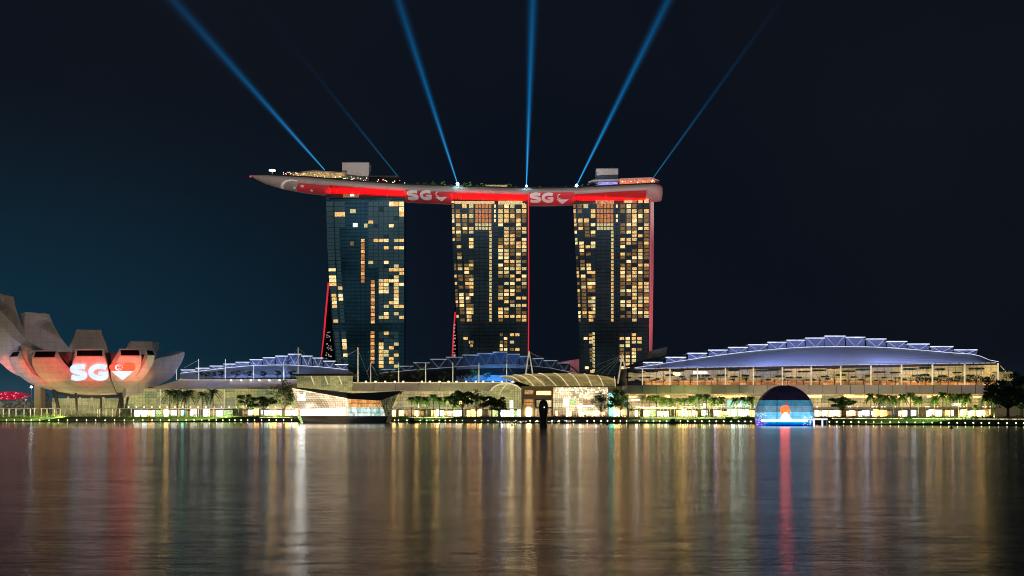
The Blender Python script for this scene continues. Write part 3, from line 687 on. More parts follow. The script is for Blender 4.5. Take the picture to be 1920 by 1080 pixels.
# things on the deck
def deckz(px): return P(0, interp(YT, px), Dr(px)).z
for x0, x1, yt, yb, lab in ((641.5, 691.5, 305, 334, 'left of the two plain grey plant boxes on the rooftop platform'), (1118.5, 1159, 316.5, 346, 'right of the two plain grey plant boxes on the rooftop platform')):
    r_ = thing('plant_room', lab, 'roof box', P((x0 + x1) / 2, yb, 896), 'roof boxes')
    MB().pbox(x0, x1, yt, yb + 6, 892, 14).build('wall', M['white_panel'], r_)
    B = MB(); B.pbox(x0 - .4, x1 + .4, yt - 1, yt + .2, 891.6, 14.8); B.pbox(x0 + 24, x0 + 31, yt - 2.6, yt - 1, 895, 3); B.build('roof', M['concrete'], r_)
r_ = thing('rooftop_restaurant', 'low golden-lit restaurant pavilion on the left part of the platform', 'pavilion', P(600, 333, 892))
MB().pbox(548, 645, 322.5, 329, 890, 9).build('glass_wall', M['restaurant'], r_)
B = MB(); B.loft([[P(x_, interp([(540, 324), (590, 319.5), (645, 323)], x_), 888) + Vector((0, d, dz_)) for d, dz_ in ((0, 0), (12, 0), (12, -.6), (0, -.6))] for x_ in range(540, 651, 10)]); B.build('roof', M['beige_stone'], r_)
r_ = thing('rooftop_club', 'flat dark pavilion with dim red lights right of the grey plant box', 'pavilion', P(715, 340, 894))
MB().pbox(693, 745, 331, 341, 893, 9).build('wall', M['dark_wall'], r_); MB().pbox(690, 748, 329.5, 331, 891, 13).build('roof', M['dark_roof'], r_)
r_ = thing('rooftop_bar', 'string-lit bar under a coloured canopy at the right end of the platform', 'bar', P(1195, 345, 890))
emat('bar_lights', (0.9, 0.25, 0.12), 0.9, 0.95, 1.6); emat('bar_purple', (0.45, 0.4, 1.0), 0.8, 0.6, 0.8)
MB().pbox(1163, 1228, 336.5, 342.5, 884, 6).build('counter_lights', M['bar_lights'], r_)
MB().pbox(1122, 1158, 341, 345.6, 884, 3).build('purple_screen', M['bar_purple'], r_)
B = MB(); B.loft([[P(x_, interp([(1103, 341), (1112, 337), (1163, 335.5), (1222, 333.5), (1236, 339)], x_), 882) + Vector((0, d, dz_)) for d, dz_ in ((0, 0), (12, 0), (12, -.5), (0, -.5))] for x_ in (1103, 1112, 1130, 1163, 1190, 1222, 1236)]); B.build('canopy', M['white_panel'], r_)
MB().path([P(1163, 335, 881.5), P(1190, 334, 881.5), P(1222, 333, 881.5), P(1236, 338.6, 881.5)], .25, 4).build('canopy_lights', M['pink_led'], r_)
r_ = thing('deck_bar', 'thin row of yellow-lit shelters in the middle of the platform', 'shelter', P(930, 351, 893)); MB().pbox(911, 950, 347.5, 351, 888, 4).build('lit_wall', M['restaurant'], r_); MB().pbox(909, 952, 346.4, 347.4, 887, 6).build('roof', M['dark_roof'], r_)
r_ = thing('observation_mast', 'small mast with lit ring near the left tip of the platform', 'mast', P(510, 329, 884)); MB().tube(P(510.5, 329, 884), P(510.5, 317, 884), .35).build('pole', M['steel_white'], r_)
B = MB(); B.tube(P(510.5, 320.5, 884), P(510.5, 318.7, 884), 2.7, 14); B.build('ring', M['win_white'], r_, smooth=False)
r_ = tag(MB().sphere(P(469.5, 331, 884), 0.9, 8, 6).build('beacon_light', M['red_led']), 'small red beacon on the left tip of the platform', 'beacon')
random.seed(8); emat('dot_red', (1, .1, .15), 5); emat('dot_green', (.5, 1, .4), 3); emat('dot_yellow', (1, .8, .4), 5)
B = [MB(), MB(), MB()]
for k in range(70):
    px = random.choice((random.uniform(530, 560), random.uniform(560, 740), random.uniform(640, 760), random.uniform(1160, 1238)))
    kk = random.choice((0, 0, 1, 2, 2)); z_ = deckz(px) + random.uniform(.8, 3.6); B[kk].sphere(((px - 960) * (Dr(px) + 1) / F, Dr(px) + 1, z_), .33, 5, 4)
for k, (nm, mk) in enumerate((('red', 'dot_red'), ('green', 'dot_green'), ('yellow', 'dot_yellow'))):
    o = B[k].build(nm + '_lights', M[mk], sky_root); o['kind'] = 'stuff'
for i, px in enumerate((770, 785, 797, 811, 833, 846, 870.6, 880, 893.6, 906, 954, 966, 1013, 1035, 1060, 1072, 1092)):
    place('deck', nth(i) + (' small palm garden tree from the left' if i else ' small palm garden tree') + ' along the rooftop platform edge', 'tree', 'garden trees on the platform', Vector(((px - 960) * 890 / F, 891, deckz(px) - .2)), random.uniform(.7, 1.25))
B = MB()
for a, c in ((756, 1100),): 
    for _ in range(700):
        px = random.uniform(a, c); leafq(B, Vector(((px - 960) * 889 / F, 889 + random.uniform(0, 3), deckz(px) + random.uniform(0, 1.4) * (0.5 + .5 * sin(px * .4)))), .5)
tag(B.build('deck_planting', M['leaf_bright'], fix=False), 'low planting along the rooftop platform edge', 'planting', kind='stuff')
light('AREA', 'deck_fill_light', P(925, 349, 886) + Vector((0, 0, .3)), 4200, (.95, 1.0, .35), P(925, 345, 891) + Vector((0, 0, 2)), shape='RECTANGLE', size=m(330, 886), size_y=.4)  # added unseen lamp that brightens the deck greenery
# red floods under the hull above each tower, soft floods over the long side
for x0, x1 in ((617, 757), (851, 988), (1080, 1215)):
    xc = (x0 + x1) / 2; a = P(xc, interp(YB, xc) - 2.0, 884); bb = a + Vector((0, 3.0, 6))
    light('AREA', 'red_flood', a, 7000, (1.0, 0.0, 0.015), bb, spread=radians(110), shape='RECTANGLE', size=m(x1 - x0, 880), size_y=1.2)
    for px, r0 in ((x0 + 14, .5), (x0 + 56, .7), (x1 - 30, .5)): tag(MB().tube(P(px, interp(YT, px) + 18, 880), P(px, interp(YT, px) + 23.5, 884), r0 * .7, 6).build('flood_lamp', M['red_glow'], sky_root))
for px in (530, 700, 870, 1040, 1195): light('SPOT', 'platform_flood', (m(px - 960, 560), 560, 8), 2.7e6, (1.0, 0.84, 0.76), P(px, 352, 885), spot_size=radians(15), spot_blend=0.9)
# laser lamps and beams
def beam(lx, ly, tx, ty, D, power, r1, lab, fade=1.0, lean=-60):
    p0 = P(lx, ly, D); p1 = P(tx, ty, D + lean); L_ = (p1 - p0).length * 1.30; d = (p1 - p0).normalized()
    x = bpy.data.materials.new('light_beam'); x.use_nodes = True; q = NB(x.node_tree)
    v, X, Y, Z = q.coords()
    t = q.math('DIVIDE', Z, L_, clamp=True); r = q.math('ADD', q.math('MULTIPLY', t, r1), 1.1)
    rho = q.math('SQRT', q.math('ADD', q.math('MULTIPLY', X, X), q.math('MULTIPLY', Y, Y)))
    u = q.math('DIVIDE', rho, r); g = q.math('POWER', q.math('SUBTRACT', 1.0, q.math('MINIMUM', u, 1.0)), 7.0)
    k = q.math('MULTIPLY', g, q.math('MULTIPLY', q.math('POWER', r, -1.65), 3.2))
    k = q.math('MULTIPLY', k, q.math('MULTIPLY', q.math('POWER', q.math('SUBTRACT', 1.0, t), fade), power))
    em = q.node('ShaderNodeEmission'); q.put(em.inputs[0], q.mix(q.rng(t, 0, .35), (0.03, 0.42, 0.95), (0.0, 0.22, 0.62))); q.put(em.inputs[1], k)
    o = q.node('ShaderNodeOutputMaterial'); q.l.new(em.outputs[0], o.inputs['Volume'])
    B = MB(); B.tube((0, 0, 0), (0, 0, L_), 1.1, 20, 1.1 + r1)
    o = B.build('light_beam', x); o.location = p0; o.rotation_euler = d.to_track_quat('Z', 'Y').to_euler()
    return tag(o, lab, 'light beam', 'blue light beams from the platform')
beam(609, 319, 325, 0, 892, 2.1, 21, 'leftmost blue light beam, slanting to the upper left corner', 0.7)
beam(747, 332, 480, 0, 896, 0.55, 13, 'faint blue beam second from the left, fading out halfway up', 3.4)
beam(858, 345, 747, 0, 886, 2.3, 16, 'blue beam rising from above the left side of the middle tower', 0.5)
beam(987, 348, 999, 0, 886, 2.9, 15, 'nearly vertical blue beam in the centre of the sky', 0.4)
beam(1081, 348, 1253, 0, 886, 2.6, 15.5, 'blue beam leaning right from above the left side of the right tower', 0.5)
beam(1225, 333, 1465, 0, 884, 0.8, 10, 'faint thin rightmost beam from the right end of the platform', 2.2)
for lx, ly, r_, lab in ((858, 345, 1.15, 'left of the three bright beam projectors on the platform'), (987, 348.5, .85, 'middle one of the three bright beam projectors on the platform'), (1081, 348, 1.15, 'right of the three bright beam projectors on the platform')):
    t = thing('beam_projector', lab, 'projector', P(lx, ly + 3, 882), 'beam projectors'); MB().sphere(P(lx, ly, 881), r_, 10, 8).build('lens', M['laser_lamp'], t, smooth=True); MB().tube(P(lx, ly + 3, 882), P(lx, ly + .8, 882), .5, 8).build('housing', M['dark_steel'], t)
# ------------------------------------------------------------------ petal museum
XC, DC = 172, 800
RHO = [(540, 185), (640, 185), (667, 180), (685, 170), (700, 158), (715, 142), (730, 112), (742, 74), (750, 60)]
def mD(px, py, back=False):
    r = interp(RHO, py); d = sqrt(max(r * r - (px - XC) ** 2, 0.06 * r * r)) * 0.385
    return DC + d * 0.7 if back else DC - d
mus = thing('petal_museum', 'lotus-shaped museum of curved pale petals lit red from the front', 'museum', P(XC, 781, DC))
emat('mast_dim', (.9, .7, .4), .3, base=(.4, .35, .28))
def subdiv(st, n=5):
    """smooth list of ((xl,yl),(xr,yr)) stations"""
    Lp = cat([a for a, c in st], n); Rp = cat([c for a, c in st], n); return list(zip(Lp, Rp))
mat('void', (0.004, 0.003, 0.005), 0.6, spec=0.1); mat('bowl_skin', (0.13, 0.095, 0.09), 0.7, noise=.25, nscale=.15)
x = bpy.data.materials.new('petal_skin'); x.use_nodes = True; q = NB(x.node_tree); M['petal_skin'] = x
p = q.node('ShaderNodeBsdfPrincipled'); o = q.node('ShaderNodeOutputMaterial'); q.l.new(p.outputs[0], o.inputs[0])
v, X, Y, Z = q.coords(); jz = q.math('GREATER_THAN', q.math('FRACT', q.math('DIVIDE', Z, 3.4)), 0.09); jx = q.math('GREATER_THAN', q.math('FRACT', q.math('DIVIDE', X, 4.6)), 0.07)
st_ = q.noise(q.comb(X, Y, q.math('MULTIPLY', Z, .35)), .22, 5, .65); f = q.math('MULTIPLY', q.rng(q.math('MULTIPLY', jz, jx), 0, 1, .80, 1), q.rng(st_, .3, .7, .80, 1.12))
q.put(p.inputs['Base Color'], q.mix(f, (0, 0, 0), (.60, .54, .50))); p.inputs['Roughness'].default_value = .55
def petal(st, back=False, up=4.6, rear=2.5, window=False, Dfix=None, mk='petal_skin', name='petal'):
    sts = subdiv(st); rings = []
    for k, ((xl, yl), (xr, yr)) in enumerate(sts):
        row = []
        for j in range(5):
            x_ = xl + (xr - xl) * j / 4; y_ = yl + (yr - yl) * j / 4
            D = Dfix(x_, y_) if Dfix else mD(x_, y_, back); row.append(P(x_, y_, D))
        cen = Vector((m(XC - 960, DC), DC, 0)); inn = []
        for j in (4, 3, 2, 1, 0):
            d = cen - row[j]; d.z = 0; d.normalize(); f = 1 - 0.6 * (k / (len(sts) - 1))
            inn.append(row[j] + d * rear * (0.4 + f * .6) + Vector((0, 0, up * f)))
        rings.append(row + inn)
    o = MB().loft(rings).build(name, M[mk], mus)
    for poly in o.data.polygons: poly.use_smooth = False
    if window:
        r = rings[0]; a, c, c2, a2 = r[0], r[4], r[5], r[9]; g = []
        for j in range(5):
            lo_, hi_ = r[j], r[9 - j]; f = .06 + .88 * j / 4; e0 = r[0] + (r[4] - r[0]) * 0
            jj = f * 4; k0 = min(3, int(jj)); fr = jj - k0; lo_ = r[k0].lerp(r[k0 + 1], fr); hi_ = r[9 - k0].lerp(r[8 - k0], fr)
            g.append([lo_.lerp(hi_, .12) + Vector((0, -.35, 0)), lo_.lerp(hi_, .86) + Vector((0, -.35, 0))])
        B = MB(); B.loft(g, closed=False, caps=False); B.build('skylight', M['void'], o, fix=False)
        B = MB(); e = r[:5] + r[5:] + [r[0]]; B.path([v_ + Vector((0, -.25, 0)) for v_ in e], .28, 4); B.build('rim', M['white_panel'], o)
    return o
# bowl that joins the petals
B = MB(); rings = []
for py, r in ((664, 120), (676, 122), (690, 122), (705, 116), (718, 104), (728, 88), (736, 70), (743, 44), (745, 8)):
    z = CH + (HZ - py) * 790 / F; rr = r * .385 * (.82 if py < 735 else .95)
    rings.append([Vector((m(XC - 960, DC) + rr * cos(a * pi / 20) * 1.06, DC + rr * sin(a * pi / 20) * .98, z)) for a in range(40)])
B.loft(rings, True, True); B.build('bowl', M['bowl_skin'], mus, smooth=False)
petal([((-30, 551), (14, 560.5)), ((-20, 580), (19, 580)), ((0, 602), (27, 600)), ((14, 620), (38, 618)), ((38, 640), (66, 638)), ((70, 660), (110, 655))], True, up=1.5, rear=6)
petal([((38, 589), (85, 593)), ((36.5, 613), (96, 615)), ((42, 635), (109, 635)), ((62, 655), (127, 655)), ((90, 675), (150, 675))], True, up=1.5, rear=6)
petal([((141, 621), (192, 622)), ((136, 634), (196, 634)), ((129, 648), (202, 648)), ((127, 660), (205, 660)), ((132, 680), (202, 680))], True, up=1.0, rear=6)
petal([((254, 643), (298, 643)), ((247, 650), (298, 650)), ((242, 660), (296, 660)), ((238, 680), (288, 680))], True, up=1.0, rear=6)
petal([((-50, 560), (-60, 640)), ((-8, 598), (-12, 672)), ((22, 632), (20, 692)), ((55, 652), (48, 709)), ((100, 672), (86, 726)), ((140, 690), (130, 738))], False, up=0.5, rear=9, Dfix=lambda x_, y_: 775 + (x_ - 60) * .05)
petal([((2, 674), (0, 680)), ((22, 690), (20, 697)), ((48, 704), (45, 709)), ((75, 716), (72, 720)), ((100, 727), (98, 730))], False, up=.5, rear=4, Dfix=lambda x_, y_: 778)
petal([((17.5, 670), (33, 669)), ((22, 686), (40, 687)), ((38, 706), (54, 706)), ((62, 721.5), (80, 719)), ((98, 732), (114, 729)), ((145, 740), (152, 736))], window=True, up=4.2)
petal([((60.5, 671), (105, 671)), ((61, 685), (116, 689)), ((70, 701), (137, 708.5)), ((86, 716), (155, 719)), ((109, 730.5), (187, 733)), ((135, 739), (205, 741))], window=True, up=5.2)
petal([((141, 669), (196, 669)), ((135, 685), (201, 685)), ((133, 700), (204, 700)), ((138, 715), (208, 715)), ((150, 728), (214, 728)), ((165, 740), (219, 740))], window=True, up=5.2)
petal([((225.5, 668), (265, 668)), ((216.5, 682), (264.5, 684)), ((209, 693), (258, 700)), ((208, 707), (247, 712)), ((213, 722), (237, 724)), ((219, 736), (230, 736))], window=True, up=5.0)
petal([((277, 666), (291, 667)), ((272, 680), (286, 683)), ((262, 697), (275, 702)), ((248, 711), (259, 718)), ((234, 724), (242, 729)), ((226, 734), (230, 737))], window=True, up=4.0)
petal([((346, 659.5), (346, 667)), ((329, 665), (337, 686)), ((310, 669), (323, 707)), ((291, 674), (301, 720)), ((273, 690), (281, 731)), ((254, 708), (260, 739)), ((236, 725), (236, 744))], False, up=.6, rear=8, Dfix=lambda x_, y_: 775 + (x_ - 290) * .25)
# projected image: lettering and flag heart lying on the petals
def PM(x_, y_, off=0.9):
    return P(x_, y_, min(mD(x_, y_), DC - 20) - off)
emat('projected_white', (0.66, 0.82, 1.0), 1.15, 0.12, 0.2); emat('projected_red', (1.0, 0.028, 0.008), 3.8)
pl = lambda x_, y_: PM(x_, y_, 1.3)
B = MB(); letter(B, S_PTS, 131, 163, 683.5, 712.5, 9.6, pl); letter(B, G_PTS, 165, 202, 683.5, 712.5, 9.6, pl, True)
B.build('projected_letters', M['projected_white'], mus, fix=False)
B = MB(); heart(B, 205, 254, 681.5, 713, pl, 0.0, 0.45, mi=0); B.build('projected_heart_top', M['projected_red'], mus, fix=False)
B = MB(); heart(B, 205, 254, 681.5, 713, pl, 0.45, 1.0, mi=0); 
pl2 = lambda x_, y_: PM(x_, y_, 1.6)
B.loft([[pl2(*u) for u in r_] for r_ in ribbon([(223 + 6 * cos(radians(a)), 689 + 5 * sin(radians(a))) for a in range(60, 305, 20)], lambda t: 2.6 * sin(pi * min(max(t, .05), .95)) + .4)], closed=False, caps=False)
for k in range(5):
    a = 2 * pi * k / 5; B.add([pl2(226 + 3.6 * cos(a) + u, 689 + 3.4 * sin(a) + w_) for u, w_ in ((-.9, -.9), (.9, -.9), (.9, .9), (-.9, .9))], [(0, 1, 2, 3)])
B.build('projected_heart_bottom', M['projected_white'], mus, fix=False)
for (x0, y0, x1, y1, w_) in ((88, 738, 96, 768, 2.6), (101, 728, 113, 768, 4.0), (142, 727, 145, 775, 2.6), (191, 724, 188, 766, 2.6), (231, 724, 220, 766, 4.2), (241, 738, 233, 772, 2.6)):
    D = 768 if y1 > 766 else 778; MB().tube(P(x0, y0, D), P(x1, 781, D), m(w_, D) * .85, 8).build('leg', M['dark_steel'], mus)
B = MB()
for x0 in (128, 150, 172, 194):
    for s_ in (-1, 1): B.tube(P(x0, 741, 800), P(x0 + 7 * s_, 779, 800), .42, 5)
B.build('lattice_column', M['mast_dim'], mus)
MB().pbox(98, 215, 747, 781, 826, 12).build('glass_base', M['olive_glass'], mus)
MB().pbox(64, 76, 722, 781, 792, 8).build('lift_tower', M['beige_stone'], mus)
for px, py, ss in ((36, 694, 4.0), (92, 697, 8.5), (168, 692, 10), (240, 691, 9.0)):
    light('SPOT', 'museum_projector', (m(150 - 960, 560), 560, 6), 2.6e6, (1.0, 0.10, 0.07), P(px, py, 740), spot_size=radians(ss), spot_blend=0.75)
light('SPOT', 'museum_flood', (m(60 - 960, 600), 600, 4), 1.9e5, (1.0, 0.74, 0.54), P(150, 690, 760), spot_size=radians(75), spot_blend=0.9)
light('AREA', 'museum_bounce_light', P(160, 779, 768), 6000, (1.0, 0.78, 0.42), P(168, 735, 790), shape='RECTANGLE', size=50, size_y=10)  # added unseen lamp imitating warm bounce under the bowl
light('AREA', 'museum_inner_light', P(150, 668, 800), 8000, (1.0, 0.70, 0.48), P(150, 600, 840), shape='RECTANGLE', size=70, size_y=10)
light('SPOT', 'museum_violet_flood', (m(-120 - 960, 700), 700, 4), 1.0e5, (0.75, 0.65, 1.0), P(20, 700, 765), spot_size=radians(40), spot_blend=1)
# pergola in front of the museum
pg = thing('pergola', 'long thin pergola with glowing white posts along the hedge below the museum', 'pergola', SP(110, 16, 3.6))
MB().loft([[SP(x_, 14.8 + d, 9.1 + h) for d, h in ((0, 0), (2.4, 0), (2.4, .35), (0, .35))] for x_ in (-60, 60, 125)]).build('roof_slab', M['concrete'], pg)
MB().loft([[SP(x_, 14.8 + d, 9.1 + h) for d, h in ((0, 0), (2.4, 0), (2.4, .35), (0, .35))] for x_ in (181, 300, 420)]).build('roof_slab', M['concrete'], pg)
for px in (-20, 6, 17, 30, 45, 57, 64.5, 78, 88, 102, 113, 183, 187, 199, 211, 224.5, 246, 265, 303, 335, 365, 372, 400): MB().tube(SP(px, 15, 3.6), SP(px, 15, 9.1), .32, 6).build('post', M['rib_warm'], pg)
# red bridge and far skyline at the left
br = thing('footbridge', 'red-lit curved footbridge with dotted lamps at the left edge', 'bridge', P(20, 781, 860))
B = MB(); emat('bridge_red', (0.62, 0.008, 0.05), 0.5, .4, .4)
arc = [(-60, 742), (-30, 736), (0, 735), (12, 734), (25, 734), (40, 736), (50, 738), (58, 742)]
B.loft([[P(x_, y_, 860), P(x_, y_, 866), P(x_, y_ + h, 866), P(x_, y_ + h, 860)] for (x_, y_), h in zip(arc, (12, 14, 14, 16, 16, 12, 6, 2))]); B.build('helix_tube', M['bridge_red'], br)
MB().loft([[P(x_, y_, 858), P(x_, y_, 867), P(x_, y_ + 2.6, 867), P(x_, y_ + 2.6, 858)] for x_, y_ in ((-60, 756), (0, 752), (20, 753), (35, 750), (52, 742))]).build('deck', M['steel_white'], br)
random.seed(31); B = MB()
for k in range(34):
    x_ = random.uniform(-10, 50); B.sphere(P(x_, interp(arc, x_) + random.uniform(0, 14), 859), .27, 5, 4)
o = B.build('lamps', M['dot_red'], br); o['kind'] = 'stuff'
o = tag(MB().pbox(-700, 100, 752, 781, 1150, 60).build('far_building_row', M['far_city']), 'dim far row of buildings behind the red footbridge', 'building')
t = thing('floodlight_mast', 'tall thin mast with bright star of light left of the museum lift tower', 'mast', P(58, 781, 830)); MB().tube(P(58.5, 781, 830), P(58.5, 725, 830), .25).build('pole', M['concrete'], t); MB().sphere(P(58.5, 725.5, 829), .75, 8, 6).build('lamp_head', M['lamp_white'], t)
# ------------------------------------------------------------------ shopping mall, three wings
SHK = ['shop_white', 'shop_warm', 'shop_pink', 'shop_blue', 'shop_white', 'shop_warm', 'shop_brown', 'shop_green', 'shop_brown']
def shops(root, x0, x1, yt, yb, D, seed, keys=SHK, wmin=5, wmax=17):
    random.seed(seed); x_ = x0; n = 0
    while x_ < x1 - 2:
        w_ = min(random.uniform(wmin, wmax), x1 - x_)
        if random.random() < .84:
            t_ = yt + random.uniform(0, 3.5)
            MB().pbox(x_, x_ + w_ - random.uniform(.5, 1.6), t_, yb, D + random.uniform(0, 1.2), 1.5).build('shop_window', M[random.choice(keys)], root); n += 1
        x_ += w_
def slabz(x0, x1, yt, yb, D, dp, mk, name, root): return MB().pbox(x0, x1, yt, yb, D, dp).build(name, M[mk], root)
def roof_lamps(xs, y_, D, root):
    for px in xs: MB().pbox(px - 1.5, px + 1.5, y_ - 1.3, y_ + 1.1, D, .8).build('roof_lamp', M['lamp_soft'], root)
lw = thing('mall_left_wing', 'long low glass mall wing between the petal museum and the glass pavilion', 'mall', P(400, 781, 780))
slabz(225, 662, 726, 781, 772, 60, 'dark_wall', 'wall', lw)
slabz(232, 640, 728, 767, 770, 1.6, 'glass_left', 'glass_facade', lw)
B = MB(); B.loft([[P(x_, 729, 764), P(x1_, 712.5, 766), P(x1_, 712.5, 790), P(x_, 729, 790)] for x_, x1_ in ((278, 335), (400, 402), (520, 520), (560, 560))]); B.build('fascia', M['fascia'], lw)
for px, dx_ in ((345, 10), (382, 14), (417, 15), (460, 6), (490, 4)): MB().tube(P(px, 728, 763.6), P(px + dx_, 713, 765.4), .16, 4).build('seam', M['concrete'], lw)
slabz(240, 662, 764, 766.5, 762, 8, 'concrete', 'shop_canopy', lw)
shops(lw, 245, 470, 767, 781, 766, 1, ['shop_white', 'shop_blue', 'shop_warm', 'shop_brown', 'shop_green', 'shop_brown'])
shops(lw, 444, 560, 765.5, 779, 762, 2, ['shop_white', 'shop_white', 'shop_blue', 'shop_warm'], 8, 22)
B = MB(); random.seed(33)
for k in range(22): B.pbox(240 + k * 14.5, 242 + k * 14.5, 762.6, 763.8, 761, .4)
o = B.build('canopy_lamps', M['lamp_soft'], lw); o['kind'] = 'stuff'
for px in (300, 342, 382, 420): MB().pbox(px - .5, px + .5, 730, 764, 769, .8).build('lit_column', M['rib_warm'], lw)
roof_lamps((433, 452, 470, 486, 505, 524), 713, 764, lw)
slabz(335, 560, 711.6, 712.8, 764, 1, 'rib_warm', 'parapet_light', lw)
lb = thing('glass_link_block', 'yellow-green gridded glass block behind the glass pavilion', 'building', P(608, 781, 740))
MB().loft([[P(556, 704, 728), P(662, 704, 728), P(662, 704, 760), P(556, 704, 760)], [P(558, 745, 728), P(660, 745, 728), P(660, 745, 760), P(558, 745, 760)], [P(559, 781, 728), P(658, 781, 728), P(658, 781, 760), P(559, 781, 760)]]).build('glass_wall', M['olive_glass'], lb)
slabz(554, 664, 701, 704.3, 724, 40, 'dark_roof', 'roof', lb)
for px in (583, 609, 635): MB().tube(P(px, 705, 727), P(px + 6, 721, 727), .45, 5).build('brace', M['rib_warm'], lb)
mw = thing('mall_middle_wing', 'middle mall wing with grey fascia behind the pavilion palms and dark trees', 'mall', P(820, 781, 752))
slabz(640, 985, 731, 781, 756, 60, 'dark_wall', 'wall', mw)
slabz(656, 980, 733, 765, 752, 2, 'glass_mid', 'glass_facade', mw)
B = MB(); B.loft([[P(x_, 733, 742), P(x_, 717.5, 744), P(x_, 717.5, 775), P(x_, 733, 775)] for x_ in (659, 740, 840, 918, 960)]); B.build('fascia', M['fascia'], mw)
for px in (700, 741, 783, 824, 866): MB().tube(P(px, 732.5, 741.7), P(px + 2, 718, 743.6), .14, 4).build('seam', M['dark_steel'], mw)
slabz(659, 965, 716.4, 717.6, 743, 1, 'rib_warm', 'parapet_light', mw)
slabz(730, 980, 763.4, 767, 744, 8, 'concrete', 'shop_canopy', mw)
shops(mw, 735, 978, 767.3, 781, 747, 3)
shops(mw, 855, 916, 746, 757, 751, 4, ['shop_green', 'shop_brown', 'shop_warm', 'shop_teal'], 5, 10)
roof_lamps((686, 704, 722, 740, 756, 791, 806, 824, 841, 856, 874, 892, 906, 924, 941, 961, 977), 715.6, 743, mw)
rw = thing('mall_right_wing', 'long three-storey mall wing right of the entrance hall with orange-lit terrace', 'mall', P(1520, 781, 665))
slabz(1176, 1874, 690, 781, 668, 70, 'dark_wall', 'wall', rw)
slabz(1178, 1868, 738, 766, 660, 2, 'glass_right', 'glass_facade', rw)
slabz(1176, 1876, 722, 738.3, 642, 30, 'fascia', 'fascia', rw)
for px in range(1205, 1870, 26): MB().pbox(px - .2, px + .2, 722.2, 738, 641.7, .4).build('seam', M['dark_steel'], rw)
MB().loft([[P(x_, y_, 664), P(x_, 714.5, 664), P(x_, 714.5, 667), P(x_, y_, 667)] for x_, y_ in ((1178, 696), (1300, 693), (1500, 691), (1700, 688), (1870, 683))]).build('terrace_glass', M['gallery'], rw)
slabz(1210, 1868, 714.5, 722, 663, 3, 'gallery_low', 'terrace_restaurant', rw)
MB().loft([[P(x_, y_, 648), P(x_, y_ + 5, 652), P(x_, y_ + 5, 680), P(x_, y_, 680)] for x_, y_ in ((1180, 692), (1300, 689), (1500, 686), (1700, 683), (1876, 679))]).build('eave', M['dark_roof'], rw)
for px in (1205, 1256.5, 1308, 1360.5, 1413, 1467.5, 1521.5, 1577, 1633.5, 1691, 1749, 1809.5, 1872):
    yt_ = interp([(1180, 692), (1876, 680)], px); MB().pbox(px - .8, px + .8, yt_ + 1, 722, 646, 1.2).build('column', M['rib_warm'], rw)
for px in (1230, 1282, 1334, 1387, 1440, 1494, 1549, 1605, 1662, 1720, 1779, 1840):
    yt_ = interp([(1180, 692), (1876, 680)], px); MB().pbox(px - .3, px + .3, yt_ + 4, 722, 647, .5).build('mullion', M['concrete'], rw)
slabz(1178, 1868, 763.5, 767, 650, 9, 'concrete', 'shop_canopy', rw)
shops(rw, 1180, 1364, 767.5, 781, 655, 5); shops(rw, 1404, 1870, 767.5, 781, 655, 6, ['shop_white', 'shop_warm', 'shop_brown', 'shop_pink', 'shop_brown', 'shop_warm', 'shop_blue'], 4, 13)
shops(rw, 1180, 1870, 740, 745, 658.5, 7, ['shop_warm', 'shop_brown', 'shop_warm', 'glass_right'], 8, 26)
for k, (x0, x1) in enumerate(((1284, 1300), (1312, 1325), (1338, 1360))):
    for y_ in (758, 761.6, 765): slabz(x0, x1, y_, y_ + .9, 657.5, .5, 'strip_white', 'light_strip', rw)
slabz(1183, 1200, 749, 750.6, 657.6, .5, 'logo_white', 'light_strip', rw); slabz(1232, 1255, 759, 760.2, 657.6, .5, 'strip_warm', 'light_strip', rw)
slabz(1263, 1275, 713.5 - 14.5, 703.5, 662.8, .5, 'shop_white', 'ceiling_light', rw); slabz(1300, 1326, 697, 701, 662.4, .5, 'logo_white', 'ceiling_light', rw)
slabz(1364, 1405, 750, 767, 655.5, 1.5, 'shop_teal', 'store_front', rw); slabz(1364, 1404, 767.5, 781, 654, 1.5, 'pavilion_low', 'shop_window', rw)
def apple(cx, cy, w_, h, proj, name, mk, parent, leafmk=None):
    L_ = [(0, .12), (.18, .02), (.42, .0), (.68, .10), (.86, .30), (.84, .46), (.84, .46)]
    out_ = [(0, .16), (.20, .06), (.46, .02), (.72, .12), (.90, .32), (.96, .55), (.84, .82), (.58, .98), (.34, 1.0), (0, .92)]
    pts = [(cx + a * w_ / 2, cy - h / 2 + h * (.28 + .72 * c)) for a, c in out_]
    pts = cat(pts, 3); ptsl = [(2 * cx - a, c) for a, c in pts]
    pts = [(a - w_ * .20 * exp(-(((c - cy + h / 2) / h - .50) / .13) ** 2), c) for a, c in pts]
    B = MB()
    B.loft([[proj(*a) for a in ptsl], [proj((a[0] * 2 + c[0]) / 3, a[1]) for a, c in zip(ptsl, pts)], [proj((a[0] + 2 * c[0]) / 3, a[1]) for a, c in zip(ptsl, pts)], [proj((a[0] if not (.30 < (a[1] - cy + h / 2) / h < .0) else a[0]), a[1]) for a in pts]], closed=False, caps=False)
    B.build(name, M[mk], parent, fix=False)
    B = MB(); lf = [(.02, .24), (.05, .08), (.24, .0), (.30, .04), (.22, .18)]
    B.add([proj(cx + a * w_, cy - h / 2 + h * c) for a, c in lf], [tuple(range(5))]); B.build(name + '_leaf', M[leafmk or mk], parent, fix=False)
apple(1386.5, 759, 10, 8.5, lambda a, c: P(a, c, 655), 'fruit_sign', 'logo_white', rw)
slabz(1318.5, 1323, 757, 764, 656, .5, 'logo_white', 'shop_sign', rw)
tx = bpy.data.curves.new('t', 'FONT'); tx.body = 'CATU'; tx.size = m(6.5, 650); tx.extrude = .08; tx.offset = .06
